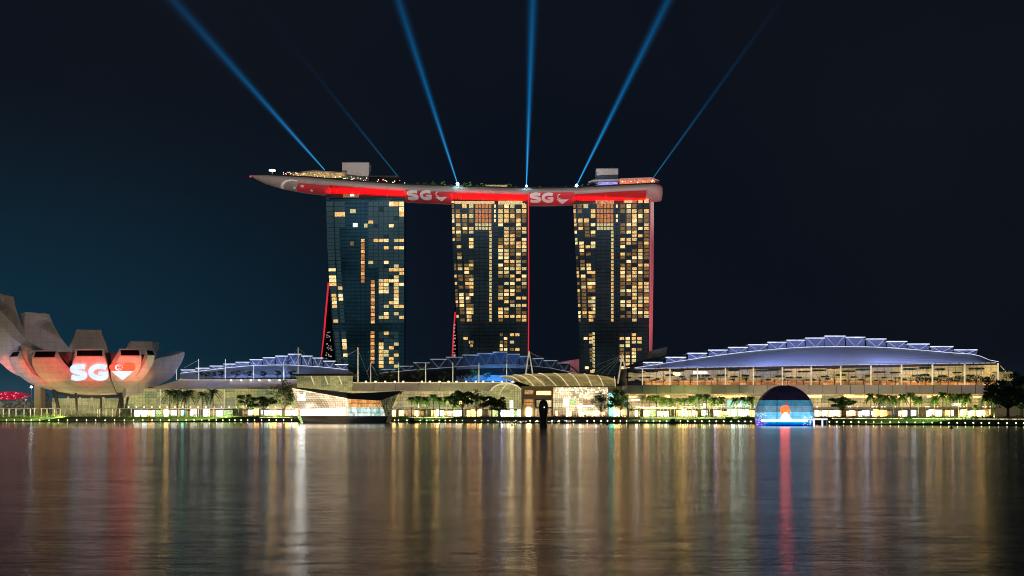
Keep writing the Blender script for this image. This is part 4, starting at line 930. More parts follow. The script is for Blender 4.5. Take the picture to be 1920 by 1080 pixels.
to = bpy.data.objects.new('t', tx); me = bpy.data.meshes.new_from_object(to); bpy.data.objects.remove(to)
so = bpy.data.objects.new('shop_sign', me); COL.objects.link(so); me.materials.append(M['logo_white']); so.rotation_euler = (radians(90), 0, 0); so.parent = rw; so.location = P(1784.5, 760.2, 649) - rw.location
B = MB(); random.seed(12)
for k in range(60): B.pbox((a := random.uniform(1185, 1865)), a + 1.1, 762, 763.3, 649.6, .3)
o = B.build('canopy_lamps', M['lamp_soft'], rw); o['kind'] = 'stuff'
def streak_shop(root, px, w_, yt, yb, D, col, k):  # added glowing boxes at shop level, coloured for the water streaks
    emat('streak_glow', col, k, .35, .8); MB().pbox(px - w_ / 2, px + w_ / 2, yt, yb, D, .8).build('shop_window', M['streak_glow'], root)
for px, w_, c_, k_ in ((1193, 4, (.8, .9, 1), 7), (1214, 7, (1, .6, .25), 6), (1300, 5, (1, .5, .6), 4), (1318, 5, (.9, .9, .35), 4), (1342, 5, (.7, .45, 1), 9), (1376, 9, (.75, 1, .85), 9), (1391, 10, (.75, 1, .9), 8), (1568, 7, (.7, .85, 1), 10), (1596, 4, (1, .55, .3), 6), (1625, 9, (.9, .75, 1), 7),
        (1713, 9, (.75, .85, 1), 9), (1743, 3, (1, .6, .3), 8), (1760, 3, (1, .5, .3), 8), (1786, 5, (1, .55, .35), 9), (1803, 4, (1, .45, .3), 9), (1826, 3, (1, .5, .25), 9), (1842, 3, (1, .5, .2), 9), (1856, 3, (1, .5, .1), 9), (1868, 3, (1, .45, .1), 9)):
    streak_shop(rw, px, w_, 769, 780, 653.5, c_, k_)
for px, w_, c_, k_ in ((343, 7, (.2, 1, .8), 4), (270, 14, (.8, .95, 1), 4), (325, 18, (1, .95, .85), 3), (503, 5, (.4, 1, .7), 6), (525, 6, (1, .5, .5), 7), (497, 16, (1, .95, .9), 3), (548, 10, (.95, 1, 1), 8)):
    streak_shop(lw, px, w_, 769, 779, 760.5, c_, k_)
for px, w_, c_, k_ in ((738, 5, (1, .55, .2), 8), (752, 8, (1, .7, .25), 5), (862, 10, (1, .7, .45), 5), (940, 4, (.6, .65, 1), 12), (953, 3, (.6, 1, .5), 8)):
    streak_shop(mw, px, w_, 769, 780, 711 if px > 920 else 745.5, c_, k_)
# end pieces at the right edge
eb = thing('glass_end_block', 'small glass box with a tree on the right end of the mall', 'building', P(1886, 715, 660)); slabz(1875, 1900, 697.5, 714, 655, 12, 'canopy_glass', 'glass_wall', eb); slabz(1874, 1901, 714, 781, 658, 20, 'dark_wall', 'wall', eb); slabz(1873.5, 1901.5, 696.5, 697.7, 654, 14, 'concrete', 'roof', eb)
MB().tube(P(1876, 686, 653), P(1886, 697, 653), .2, 4).build('cable', M['rib_warm'], eb)
fb = thing('far_low_building', 'dark low building at the right edge behind the huge tree', 'building', P(1930, 781, 700)); slabz(1900, 2100, 716, 781, 700, 60, 'dark_wall', 'wall', fb); slabz(1896, 2105, 713.6, 716, 696, 66, 'concrete', 'roof', fb)
slabz(1858, 1930, 742, 781, 652, 20, 'beige_stone', 'entrance_wall', fb)
# ------------------------------------------------------------------ stepped shell roofs
emat('pink_roof_glow', (.45, .13, .15), .35, .4, .1)  # light falling on this roof is put in as its own glow
def shell_roof(name, label, steps, upper, lower, D, line_mk, shell_mk, panel_mk, backd=26):
    root = thing(name, label, 'roof', P((upper[0][0] + upper[-1][0]) / 2, lower[0][1], D), 'stepped shell roofs of the mall')
    xs = [upper[0][0] + (upper[-1][0] - upper[0][0]) * i / 40 for i in range(41)]
    rings = []
    for x_ in xs:
        yl, yu = interp(lower, x_), interp(upper, x_); row = []
        for k in range(9):
            t = k / 8; row.append(P(x_, yl + (yu - yl) * (1 - (1 - t) ** 1.6), D + 16 * t ** 1.3))
        row += [row[-1] + Vector((0, backd, -1)), row[0] + Vector((0, backd + 16, -1))]
        rings.append(row)
    MB().loft(rings).build('shell', M[shell_mk], root, smooth=False)
    MB().path([P(x_, interp(upper, x_) - .3, D + 15.2) for x_ in xs], .22, 4).build('edge_line', M[line_mk], root)
    for (x0, x1, y_) in steps:
        r2 = MB(); a, c = P(x0, y_, D + 12), P(x1, y_, D + 12)
        r2.box(a.x, c.x, a.y, a.y + backd, a.z - .15, a.z + .3); fin = r2.build('roof_fin', M['white_panel'], root)
        MB().box(a.x, c.x, a.y - .25, a.y, a.z - .12, a.z + .42).build('fin_light', M[line_mk], fin)
        yl0, yl1 = interp(upper, x0), interp(upper, x1); xm = (x0 + x1) / 2 + 1
        if min(yl0, yl1) > y_ + 1:
            MB().prism([P(x0 + 1, y_ + .4, D + 17), P(x1 - 1, y_ + .4, D + 17), P(x1 - 1, max(yl1, y_ + .6), D + 17), P(x0 + 1, max(yl0, y_ + .6), D + 17)], (0, .3, 0)).build('glass_panel', M[panel_mk], fin)
            MB().path([P(x0 + 3, y_ + .5, D + 14.8), P(xm, interp(upper, xm), D + 15), P(x1 - 3, y_ + .5, D + 14.8)], .13, 4).build('truss', M['truss_lilac' if line_mk == 'strip_lilac' else line_mk], fin)
    return root
mat('shell_white', (0.55, 0.56, 0.62), 0.5, noise=0.12, nscale=0.06)
mat('shell_dark', (0.04, 0.035, 0.035), 0.5, noise=0.2, nscale=0.1)
mat('panel_night', (0.05, 0.065, 0.10), 0.4, noise=.2); mat('panel_blue', (0.20, 0.23, 0.36), 0.4, noise=0.1, nscale=0.2)
st3 = [(1205.6, 1243, 680), (1248, 1286.6, 670.4), (1289, 1326, 662.8), (1327.7, 1365, 656.9), (1365, 1402.5, 651.8), (1402.5, 1439.7, 646.8), (1439, 1474.7, 642.2), (1474.7, 1509.7, 638.3), (1509.7, 1547, 634.3), (1546, 1585.3, 630.6),
       (1585.3, 1622.5, 632.8), (1623.6, 1662, 636), (1662, 1701, 640.7), (1701, 1743, 645.5), (1744, 1787.7, 650.3), (1788.7, 1832.5, 656.4)]
up3 = [(1190, 690), (1205, 688), (1248, 681), (1290, 675), (1328, 669), (1365, 664), (1403, 659.5), (1440, 656), (1475, 653), (1510, 651), (1550, 650), (1610, 650), (1660, 651.5), (1701, 654.5), (1744, 658), (1788, 662), (1831, 664.5), (1842, 670), (1858, 676.5), (1872, 678.5)]
lo3 = [(1190, 692), (1300, 689.5), (1500, 686), (1700, 683), (1872, 680)]
shell_roof('shell_roof', 'largest violet-lit stepped roof over the right mall wing', st3, up3, lo3, 650, 'strip_lilac', 'shell_white', 'panel_blue')
st1 = [(339, 366, 694), (367, 393, 690.7), (393, 419, 686.7), (419, 442, 683), (442, 468, 679.5), (468, 492.5, 674.7), (492.5, 516, 671), (516, 540, 668), (540, 565, 664.5), (565, 586, 668), (586, 606, 671.7), (606, 629, 677.5), (628, 653, 684)]
up1 = [(338, 700), (366, 697), (393, 694), (420, 690.5), (450, 687.5), (475, 685.5), (510, 684.5), (545, 684.5), (600, 688), (630, 691), (653, 694)]
lo1 = [(338, 710), (653, 706)]
shell_roof('shell_roof', 'blue-violet stepped roof left of the towers above the left mall wing', st1, up1, lo1, 775, 'strip_lilac', 'shell_white', 'panel_blue')
st2 = [(715, 742.5, 693), (747, 775, 687), (775, 806, 680.5), (806, 838, 674), (836, 868, 670.2), (867, 898, 666), (895, 925, 663), (924, 951, 660.5), (950, 975, 664.5), (974, 993, 668.5), (998, 1020, 672.5), (1019, 1045, 676.5), (1045, 1070, 681)]
up2 = [(712, 700), (775, 694), (830, 690), (870, 687), (910, 684.5), (950, 683.5), (990, 685.5), (1030, 690), (1070, 698), (1090, 703)]
lo2 = [(712, 716), (1090, 716)]
shell_roof('shell_roof', 'dark stepped roof with blue-lit centre behind the middle mall wing', st2, up2, lo2, 762, 'strip_dim', 'shell_dark', 'panel_night')
B = MB(); rings = []
mc = MB()
rings = []
for i in range(15):
    x_ = 856 + (992 - 856) * i / 14; yu = interp(up2, x_); rings.append([P(x_, yu + 1 + (714 - yu) * (k / 5), 759.5 + 14 * (1 - k / 5)) for k in range(6)])
mc.loft(rings, closed=False, caps=False); o = mc.build('theatre_glass_shell', M['shell_white'], None, smooth=True, fix=False)
tag(o, 'curved blue-lit glass shell in the centre of the dark stepped roof', 'glass shell')
for x0, x1, yl0, yl1 in ((1195, 1420, 692, 687), (1420, 1640, 688, 684), (1640, 1872, 684, 680)):
    a = P((x0 + x1) / 2, 690, 628); light('AREA', 'roof_uplight', a, 8000, (0.30, 0.37, 1.0), P((x0 + x1) / 2, 640, 662), spread=radians(120), shape='RECTANGLE', size=m(x1 - x0, 645), size_y=1.5)
for k in range(3):
    pass
B = MB(); random.seed(44); u = 1192
MB_l = MB()
while u < 1866:
    w_ = random.uniform(2, 9); y_ = interp(lo3, u); MB_l.pbox(u, u + w_, y_ - .9, y_ + .5, 648.6, .5); u += w_ + random.uniform(.4, 3)
o = MB_l.build('eave_light', M['strip_white'], rw); o['kind'] = 'stuff'
light('AREA', 'roof_uplight', P(495, 705, 750), 11000, (0.24, 0.40, 1.0), P(495, 675, 785), spread=radians(95), shape='RECTANGLE', size=110, size_y=1.5)
light('AREA', 'roof_uplight', P(925, 712, 744), 9000, (0.03, 0.28, 1.0), P(925, 675, 770), spread=radians(120), shape='RECTANGLE', size=22, size_y=1.5)
# small extra roofs beside the towers
t = thing('link_roof', 'slatted beige roof wedge beside the right tower base', 'roof', P(1235, 690, 700)); MB().prism([P(1222, 657, 700), P(1252, 650, 700), P(1249, 665, 700), P(1221, 676, 700)], (0, 20, 0)).build('slats', M['beige_stone'], t)
MB().prism([P(1172, 688, 690), P(1190, 680, 690), P(1225, 670, 690), P(1248, 668, 690), P(1230, 676, 690), P(1205, 684, 690)], (0, 20, 0)).build('shell', M['dark_roof'], t)
t = thing('link_roof', 'red-lit curved roof between the dark roof and the right tower', 'roof', P(1070, 690, 775)); MB().prism([P(1040, 681, 790), P(1060, 677, 790), P(1086, 673, 790), P(1086, 700, 790), P(1070, 692, 790)], (0, 20, 0)).build('shell', M['pink_roof_glow'], t)
MB().path([P(1040, 679, 780), P(1060, 681, 780), P(1075, 690, 780), P(1086, 700, 780)], .5, 5).build('edge_beam', M['concrete'], t)
# ------------------------------------------------------------------ entrance hall in the middle
eh = thing('entrance_hall', 'brightly lit glass entrance hall behind the dark statue', 'building', P(1065, 781, 710))
slabz(978, 1178, 726, 781, 716, 50, 'dark_wall', 'wall', eh)
slabz(1036, 1150, 726, 766, 708, 2, 'hall_glass', 'glass_facade', eh); slabz(1003, 1150, 765, 781, 706, 2, 'hall_glass', 'lower_glass', eh)
B = MB(); B.pbox(978, 1004, 724, 781, 700, 14); B.pbox(1004, 1036, 724, 733, 702, 12); B.pbox(1004, 1036, 741, 748, 702, 12); B.pbox(1004, 1036, 763, 766, 702, 12); B.pbox(1034, 1037, 724, 781, 701, 12); B.build('stone_front', M['beige_stone'], eh)
for x0, x1, y0, y1, k in ((984, 999, 732, 739, 'shop_brown'), (1006, 1032, 733, 740.5, 'shop_warm'), (983, 1000, 749, 759, 'pavilion_orange'), (1006, 1034, 750, 763, 'hall_glass'), (987, 996, 765, 781, 'logo_white'), (1006, 1034, 766, 781, 'shop_brown'), (1057, 1067, 746, 761, 'shop_blue'), (1083, 1113, 760, 762.6, 'logo_white'), (1083, 1092, 762, 774, 'logo_white'), (1093, 1113, 749, 760, 'shop_brown'), (1068, 1080, 749, 760, 'shop_green')):
    MB().pbox(x0, x1, y0, y1, 699.5 if x1 < 1004 else 705 if x1 < 1040 else 707, .5).build('lit_window', M[k], eh)
for px in (1045, 1056, 1068, 1080, 1092, 1104, 1113, 1126, 1138, 1150): MB().pbox(px - .35, px + .35, 727, 781, 705, .8).build('column', M['rib_warm'], eh)
shops(eh, 1036, 1150, 770, 781, 704.5, 8, ['shop_white', 'shop_pink', 'shop_warm', 'shop_brown', 'shop_pink'], 4, 11)
B = MB(); random.seed(14)
for k in range(90): B.sphere(P(random.uniform(1040, 1146), 727 + abs(random.gauss(0, 9)), 704.2), .33, 5, 4)
o = B.build('hanging_lamps', M['lamp_soft'], eh); o['kind'] = 'stuff'
slabz(1140, 1178, 724, 781, 702, 14, 'beige_stone', 'side_wall', eh); slabz(1141, 1153, 737, 763, 701, 1, 'shop_teal', 'side_glass', eh); slabz(1142, 1152, 747, 749, 700.5, .4, 'logo_white', 'shop_sign', eh); slabz(1142, 1152, 752.5, 755, 700.5, .4, 'logo_white', 'shop_sign', eh)
slabz(1152, 1178, 768, 781, 700.5, 1, 'shop_white', 'shop_window', eh)
for px, w_, yt_, c_, k_ in ((991.5, 9, 765, (1, .72, .3), 14), (1064, 3, 766, (1, .8, .5), 9), (1088, 5, 762, (1, .8, .55), 6), (1118, 3, 769, (.8, .9, 1), 9), (1147, 8, 748, (.2, 1, .75), 3.5), (1158, 5, 770, (1, .6, .25), 9)):
    streak_shop(eh, px, w_, yt_, 781, 699, c_, k_)
cn = thing('glass_canopy', 'arched glass canopy with curved white ribs over the entrance hall', 'canopy', P(1050, 724, 705))
Z_top = [(940, 706), (960, 703.5), (990, 701), (1020, 700), (1060, 699.7), (1100, 701), (1140, 706), (1155, 711)]
Z_bot = [(940, 706.5), (960, 711), (985, 719), (1001, 724), (1040, 724.5), (1155, 724.5)]
rings = []
for i in range(45):
    x_ = 940 + 215 * i / 44; yt_, yb_ = interp(Z_top, x_), interp(Z_bot, x_)
    rings.append([P(x_, yb_ + (yt_ - yb_) * sin(pi / 2 * k / 6), 690 + 22 * (1 - cos(pi / 2 * k / 6))) for k in range(7)])
rr = [r + [v_ + Vector((0, .4, -.4)) for v_ in r[::-1]] for r in rings]
MB().loft(rr).build('glass_roof', M['canopy_glass'], cn)
def crib(x0, x1, r=.36):
    pts = []
    for k in range(9):
        s_ = 1 - k / 8; x_ = x0 + (x1 - x0) * (k / 8) ** 1.0; yb_ = interp(Z_bot, x_); yt_ = interp(Z_top, x_)
        pts.append(P(x_, yb_ + (yt_ - yb_) * sin(pi / 2 * s_), 690 + 22 * (1 - cos(pi / 2 * s_)) - .5))
    MB().path(pts, r, 5).build('rib', M['rib_warm'], cn)
for a, c in ((938, 976), (962, 1001), (984, 1023), (1010, 1044), (1038, 1066), (1066, 1088), (1095, 1110), (1120, 1132)): crib(a, c)
slabz(1000, 1156, 724.2, 726, 689, 6, 'beige_stone', 'front_beam', cn)
MB().tube(P(1152, 706, 689), P(1154, 725, 689), .25, 5).build('end_rib', M['rib_warm'], cn)
ah = thing('glass_arch', 'half-dome glass arch left of the entrance hall', 'arch', P(948, 781, 715))
arcp = [(920, 733), (923, 728), (930, 723), (940, 720), (950, 719), (960, 720), (970, 724), (977, 730)]
MB().prism([P(920, 767, 712)] + [P(x_, y_, 712) for x_, y_ in arcp] + [P(977, 767, 712)], (0, 20, 0)).build('glass_front', M['olive_glass'], ah)
MB().path([P(x_, y_, 710.5) for x_, y_ in arcp], .55, 6).build('arch_beam', M['rib_warm'], ah)
MB().path([P(950, 720, 710), P(942, 729, 710), (P(935, 741, 710))], .4, 5).build('rib', M['rib_warm'], ah)
for px in (960, 965, 970, 975): MB().pbox(px - .2, px + .2, 726, 765, 710.8, .3).build('mullion', M['dark_steel'], ah)
slabz(956, 962, 751, 765, 710, .6, 'logo_white', 'sign_panel', ah); shops(ah, 920, 978, 767, 781, 712, 9, ['shop_blue', 'shop_warm', 'shop_white', 'shop_green'], 4, 9)
# ------------------------------------------------------------------ masts with cables
def mast(px, yt, yb, D, r, lab, legs=(), cables=(), lamp=False):
    t = thing('steel_mast', lab, 'mast', P(px, yb, D), 'slender steel masts over the mall')
    if legs:
        for q_ in legs: MB().tube(P(q_, yb, D), P(px, yt, D), r, 6, r * .6).build('leg', M['mast_lit'], t)
    else: MB().tube(P(px, yb, D), P(px, yt, D), r, 6, r * .6).build('pole', M['mast_lit'], t)
    for x1, y1 in cables: MB().tube(P(px, yt + 2, D), P(x1, y1, D + 4), .09, 4).build('cable', M['cable'], t)
    if lamp: MB().sphere(P(px, yt - .5, D), .3, 6, 5).build('tip_lamp', M['dot_red'], t)
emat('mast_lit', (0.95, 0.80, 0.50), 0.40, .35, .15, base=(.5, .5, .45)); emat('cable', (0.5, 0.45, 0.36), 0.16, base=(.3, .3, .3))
words_ = {331: 'leftmost mast, beside the museum petal tip', 372.5: 'second mast from the left over the left mall wing', 422.5: 'third mast from the left over the left mall wing', 475.5: 'fourth mast from the left over the left mall wing', 532: 'mast with short stays in front of the blue-violet roof', 559: 'tall mast crossing the top of the blue-violet roof'}
for px, yt, cb in ((331, 692, ()), (372.5, 673, ((345, 690),)), (422.5, 673, ()), (475.5, 681, ()), (532, 678, ((525, 690), (542, 694), (539, 705))), (559, 651, ((552, 663), (572, 663)))):
    mast(px, yt, 712 if px < 550 else 701, 760 if px < 550 else 745, .42, words_[px], cables=cb)
mast(671, 653, 716, 738, .6, 'tall mast with red tip lamp and long stays right of the blue-violet roof', cables=((640, 671), (634, 676), (695, 716), (650, 668)), lamp=True)
mast(695, 680, 716, 736, .38, 'short mast with two bent stays right of the red-tipped mast', cables=((688, 698), (704, 694), (708, 705)))
for px, lab in ((747.5, 'mast directly right of the left tower base'), (798, 'first mast in front of the dark stepped roof'), (849, 'second mast in front of the dark stepped roof'), (898, 'mast in front of the blue-lit shell')):
    mast(px, 680, 717, 740, .45, lab)
mast(950, 682, 717, 738, .45, 'mast with three splayed stays left of the glass canopy', cables=((943, 694), (958, 694), (961, 699)))
mast(992, 658, 703, 720, .5, 'A-frame mast standing behind the glass canopy', legs=(985.5, 999), cables=((1020, 672), (1008, 669)))
mast(1167, 664, 719, 690, .55, 'A-frame mast in front of the right tower base', legs=(1158.5, 1177), cables=((1118, 698), (1128, 700), (1104, 690), (1138, 704)))
# ------------------------------------------------------------------ trees on roofs and terraces
random.seed(51)
for i, px in enumerate((374, 386, 398, 415, 441, 464, 495, 521, 547)): place('roof', nth(i) + (' dark tree from the left' if i else ' dark tree') + ' on the roof in front of the blue-violet roof', 'tree', 'roof garden trees on the left wing', P(px, 712.5, 771), random.uniform(.8, 1.0) * 1.1)
for i, px in enumerate((708, 722, 733, 760, 784, 809, 832, 866, 884, 912)): place('roof' if i % 2 else 'deck', nth(i) + (' roof garden tree from the left' if i else ' roof garden tree') + ' in front of the dark stepped roof', 'tree', 'roof garden trees on the middle wing', P(px, 717, 752), random.uniform(.9, 1.2) * (1 if i % 2 else 1.6))
tx_ = (1186, 1199, 1221, 1245, 1272, 1295, 1322, 1345, 1376, 1399, 1428, 1452, 1477, 1506, 1537, 1565, 1592, 1620, 1650, 1679, 1708, 1735, 1764, 1795, 1830)
for i, px in enumerate(tx_): place('cloud', nth(min(i, 24)) + (' layered tree from the left' if i else ' layered tree') + ' on the orange-lit terrace', 'tree', 'terrace trees', P(px, 722, 653 + random.uniform(0, 4)), random.uniform(.85, 1.2))
place('cloud', 'layered tree inside the small glass box at the mall end', 'tree', 'terrace trees', P(1887, 714, 653.5), .7)
B = MB(); random.seed(52)
for k in range(1500):
    px = random.uniform(1716, 1866); leafq(B, P(px, 717 - random.uniform(0, 12 + 2 * sin(px * .2)), 651 + random.uniform(0, 2)), .55, 0 if random.random() < .6 else 1)
tag(B.build('terrace_planting', [M['leaf_dark'], M['leaf_green']], fix=False), 'dark planting band along the right part of the terrace', 'planting', kind='stuff')
# ------------------------------------------------------------------ glass pavilion on the water
D0 = 650
pv = thing('glass_pavilion', 'crystal-shaped glass pavilion with dark hull and white emblem on the water', 'pavilion', P(645, 793.6, D0))
bx = lambda pts, dp: MB().prism([P(a, c, d) for a, c, d in pts], (0, dp, 0))
bx([(563, 779.5, 652), (728, 780.5, 655), (724, 791.5, 655), (716, 794.5, 652), (568, 794.5, 650)], 26).build('hull', M['hull_dark'] if 'hull_dark' in M else mat('hull_dark', (0.05, 0.055, 0.05), 0.35, noise=.2), pv)
bx([(548, 729, 660), (650, 748, 648), (651, 780, 648), (562, 780, 650)], 20).build('left_prism', M['pavilion_glass'], pv)
bx([(562, 767.5, 648.5), (648, 764, 646.5), (649, 779.6, 646.5), (563, 779.6, 648.5)], .6).build('lower_glass', M['pavilion_low'], pv)
MB().path([P(548, 728.6, 659.6), P(650, 747.6, 647.6), P(651, 779.6, 647.6)], .35, 5).build('frame_edge', M['strip_warm'], pv)
B = MB(); B.prism([P(546, 728, 661), P(600, 733, 656), P(650, 739, 650), P(652, 747.5, 648), P(650, 747.5, 649)], (0, 24, 1)); B.build('left_roof', M['dark_roof'], pv)
bx([(655, 748.5, 656), (712, 751, 657), (717, 763.5, 657), (655, 763.5, 656)], 12).build('upper_hall', M['pavilion_orange'], pv)
bx([(650, 763.5, 653), (717, 764, 656), (722, 779.8, 656), (651, 779.8, 652)], 14).build('lower_hall', M['pavilion_teal'], pv)
B = MB(); B.prism([P(640, 738, 652), P(700, 736, 656), P(751, 733, 664), P(746, 739, 664), P(712, 751, 654), P(650, 747.5, 650)], (0, 16, 0)); B.build('right_roof', M['dark_roof'], pv)
facade('lattice', (0.10, 0.10, 0.05), (0.34, 0.31, 0.16), 2.2, 2.2, 0.7, seed=14.0, line=.1)
bx([(712, 744, 658), (747, 738, 664), (735, 765, 662), (728, 780, 660), (721, 780, 658)], 10).build('lattice_wing', M['lattice'], pv)
B = MB()
for k in range(10):
    t_ = k / 9; B.tube(P(700 + 44 * t_, 751 - 13 * t_, 656.5), P(720 + 9 * t_, 779, 656.5), .13, 4)
    B.tube(P(704 + 41 * t_, 746 - 8 * t_, 656.8), P(722 + 10 * (1 - t_) - 2, 752 + 26 * (1 - t_), 656.8), .1, 4)
B.build('diagrid', M['dark_steel'], pv)
emat('emblem_white', (.97, 1, .98), 16)
em_ = [(557.5, 736), (562.5, 740), (566.5, 740), (571.5, 736), (571.5, 741), (569.3, 744), (571.5, 747.5), (571.5, 751), (559, 751), (557.5, 747.5), (560, 744), (557.5, 741)]
MB().prism([P(a, c, 648) for a, c in em_], (0, .8, 0)).build('emblem', M['emblem_white'], pv)
bx([(557, 780, 649), (562, 780, 649), (568, 795, 648), (565, 795, 648)], 3).build('green_edge', M['shop_green'], pv)
# ------------------------------------------------------------------ glass sphere on the water
sp = thing('glass_sphere', 'dark glass sphere store on the water with glowing blue bands and an orange fruit emblem', 'building', P(1471, 799, 520))
cS = P(1471, 777.3, 534); RS = m(54.8, 534)
x = bpy.data.materials.new('sphere_glass'); x.use_nodes = True; q = NB(x.node_tree); M['sphere_glass'] = x
p = q.node('ShaderNodeBsdfPrincipled'); o = q.node('ShaderNodeOutputMaterial'); q.l.new(p.outputs[0], o.inputs[0])
v, X, Y, Z = q.coords()
zz = q.math('SUBTRACT', Z, cS.z - sp.location.z); rmp = q.node('ShaderNodeValToRGB'); rmp.color_ramp.interpolation = 'CONSTANT'
def zf(py): return ((777.3 - py) / 54.8 + 1) / 2
cr = rmp.color_ramp
stops = [(0.0, (0.002, 0.01, 0.30)), (zf(796), (0.0, 0.12, 0.75)), (zf(793.5), (0.0, 0.50, 0.75)), (zf(789), (0.05, 0.60, 0.85)), (zf(786), (0.20, 0.72, 1.1)), (zf(773), (0.16, 0.30, 0.43)), (zf(761.5), (0.045, 0.20, 0.31)), (zf(751), (0.006, 0.004, 0.012)), (zf(735), (0.004, 0.003, 0.008))]
cr.elements[0].position = 0; cr.elements[0].color = (*stops[0][1], 1); cr.elements[1].position = stops[1][0]; cr.elements[1].color = (*stops[1][1], 1)
for ps, cc in stops[2:]:
    e = cr.elements.new(ps); e.color = (*cc, 1)
q.put(rmp.inputs[0], q.math('ADD', q.math('DIVIDE', zz, 2 * RS), 0.5))
xx = q.math('SUBTRACT', X, cS.x - sp.location.x)
edge_ = q.rng(q.math('ABSOLUTE', q.math('ADD', xx, 1.0)), RS * .72, RS * .98, 1, .15)
lines = q.math('GREATER_THAN', q.math('FRACT', q.math('MULTIPLY', zz, 0.9)), 0.12)
sm = q.math('MULTIPLY', q.math('MULTIPLY', edge_, q.rng(lines, 0, 1, .75, 1)), q.rng(q.noise(v, .35, 3), .3, .7, .75, 1.2))
purple = q.math('MULTIPLY', q.rng(q.math('ABSOLUTE', xx), RS * .75, RS * .92), q.rng(zz, -3, -1, 1, 0))
colr = q.mix(purple, rmp.outputs[0], (0.22, 0.12, 0.95))
q.put(p.inputs['Base Color'], (0.01, 0.01, 0.015)); p.inputs['Roughness'].default_value = .12
q.put(p.inputs['Emission Color'], colr); q.put(p.inputs['Emission Strength'], q.math('MAXIMUM', sm, q.math('MULTIPLY', purple, .8)))
MB().sphere(cS, RS, 64, 40, t1=radians(114)).build('glass_shell', x, sp, smooth=True)
def onS(a, c, off=.25):
    d = Vector(((a - 960) / F, 1, (HZ - c) / F)).normalized(); o_ = Vector((0, 0, CH)); oc = cS - o_; t_ = oc.dot(d)
    h2 = (RS + off) ** 2 - (oc.length_squared - t_ * t_); return o_ + d * (t_ - sqrt(max(h2, 0)))
emat('fruit_orange', (1.0, 0.032, 0.006), 9.5, .3, .8); emat('fruit_red', (0.75, 0.05, 0.10), .8); emat('glow_white', (0.85, 0.97, 1.0), 1.6, .15)
apple(1472.5, 766, 20, 25, lambda a, c: onS(a, c), 'fruit_emblem', 'fruit_orange', sp, 'fruit_red')
B = MB(); g = []
for i in range(73):
    a = 1471 + 44 * (i / 36 - 1); h = 2 + 11 * exp(-((a - 1473) / 9) ** 4) + 3 * exp(-((a - 1473) / 5) ** 2); g.append([onS(a, 788.5 - h * k / 3 + (2 if k == 0 else 0), .35) for k in range(4)])
B.loft(g, closed=False, caps=False); B.build('lit_floor_glow', M['glow_white'], sp, fix=False)
MB().path([onS(1457, y_, .15) for y_ in (737, 745, 755, 765, 775, 785, 794)], .16, 4).build('vertical_joint', M['dark_steel'], sp)
B = MB()
for k in range(1, 12):
    a_ = pi * k / 12
    B.path([cS + Vector((RS * 1.002 * sin(t_) * cos(a_ * 2), RS * 1.002 * sin(t_) * sin(a_ * 2), RS * 1.002 * cos(t_))) for t_ in [radians(6 * j) for j in range(1, 19)]], .05, 3)
B.build('ribs', M['dark_steel'], sp)
B = MB(); B.tube(P(1471, 800.6, 532), P(1471, 798.2, 532), RS * .93, 40); B.build('base_ring', M['dark_steel'], sp)
emat('spark', (0.60, 0.55, 1.0), 2.6)
B = MB(); random.seed(61)
for k in range(90):
    s_ = random.choice((-1, 1)); a = 1471 + s_ * random.uniform(34, 53); c = random.uniform(774, 797) if s_ < 0 else random.uniform(780, 797); B.sphere(onS(a, c, .3), .14, 4, 3)
o = B.build('sparkle_lights', M['spark'], sp); o['kind'] = 'stuff'
gw = thing('footbridge', 'short bridge with glowing white rail from the sphere to the shore', 'bridge', P(1540, 798, 545))
B = MB(); B.pbox(1440, 1552, 785.5, 787, 518, 1.2); B.pbox(1524, 1552, 784.6, 787.5, 526, 20); B.build('rail_light', M['strip_white'], gw)
for px in (1527, 1542.5, 1551): MB().pbox(px - .9, px + .9, 787, 799, 525, 1.0).build('pier', M['glow_white'] if px < 1550 else M['concrete'], gw)
# ------------------------------------------------------------------ dark statue and dark boats
stt = thing('statue', 'dark rounded standing statue on a pedestal in the water', 'statue', P(1019, 802, 447))
prof = [(750, 3.0), (751, 5.0), (753, 6.6), (757, 8.0), (763, 8.8), (769, 8.6), (775, 8.0), (780, 7.0), (786, 6.4), (792, 6.2), (798, 6.0)]
B = MB(); B.loft([[P(1019, y_, 447) + Vector((m(r, 447) * cos(2 * pi * i / 18), m(r, 447) * .8 * sin(2 * pi * i / 18), 0)) for i in range(18)] for y_, r in prof]); B.build('body', M['bronze'], stt, smooth=True)
B = MB(); B.loft([[P(1019, y_, 447) + Vector((m(r, 447) * cos(2 * pi * i / 18), m(r, 447) * sin(2 * pi * i / 18), 0)) for i in range(18)] for y_, r in ((796, 7.2), (802.6, 7.6))]); B.build('pedestal', M['dark_steel'], stt)
MB().sphere(P(1020.5, 763.6, 444.2), .22, 6, 5).build('lamp', M['win_white'], stt)
def boat(px, w_, D, lab, cabin=True):
    t = thing('boat', lab, 'boat', P(px, 775, D) * 1 - Vector((0, 0, 6)), 'dark moored boats'); c = P(px, 775, D); c.z = 0
    Lb = m(w_, D) / 2; R2 = []
    for u, wd, z0 in ((-1, .5, 1.2), (-.7, 1.3, .2), (0, 1.6, -.1), (.7, 1.2, .1), (1, .1, 1.0)):
        R2.append([c + Vector((u * Lb, -wd, 1.35)), c + Vector((u * Lb * .96, -wd * .6, z0)), c + Vector((u * Lb * .96, wd * .6, z0)), c + Vector((u * Lb, wd, 1.35))])
    MB().loft(R2).build('hull', M['dark_steel'], t)
    if cabin:
        MB().box(c.x - Lb * .5, c.x + Lb * .3, D - 1, D + 1, 1.35, 2.9).build('cabin', M['dark_wall'], t); MB().box(c.x - Lb * .6, c.x + Lb * .4, D - 1.3, D + 1.3, 2.9, 3.05).build('roof', M['dark_roof'], t)
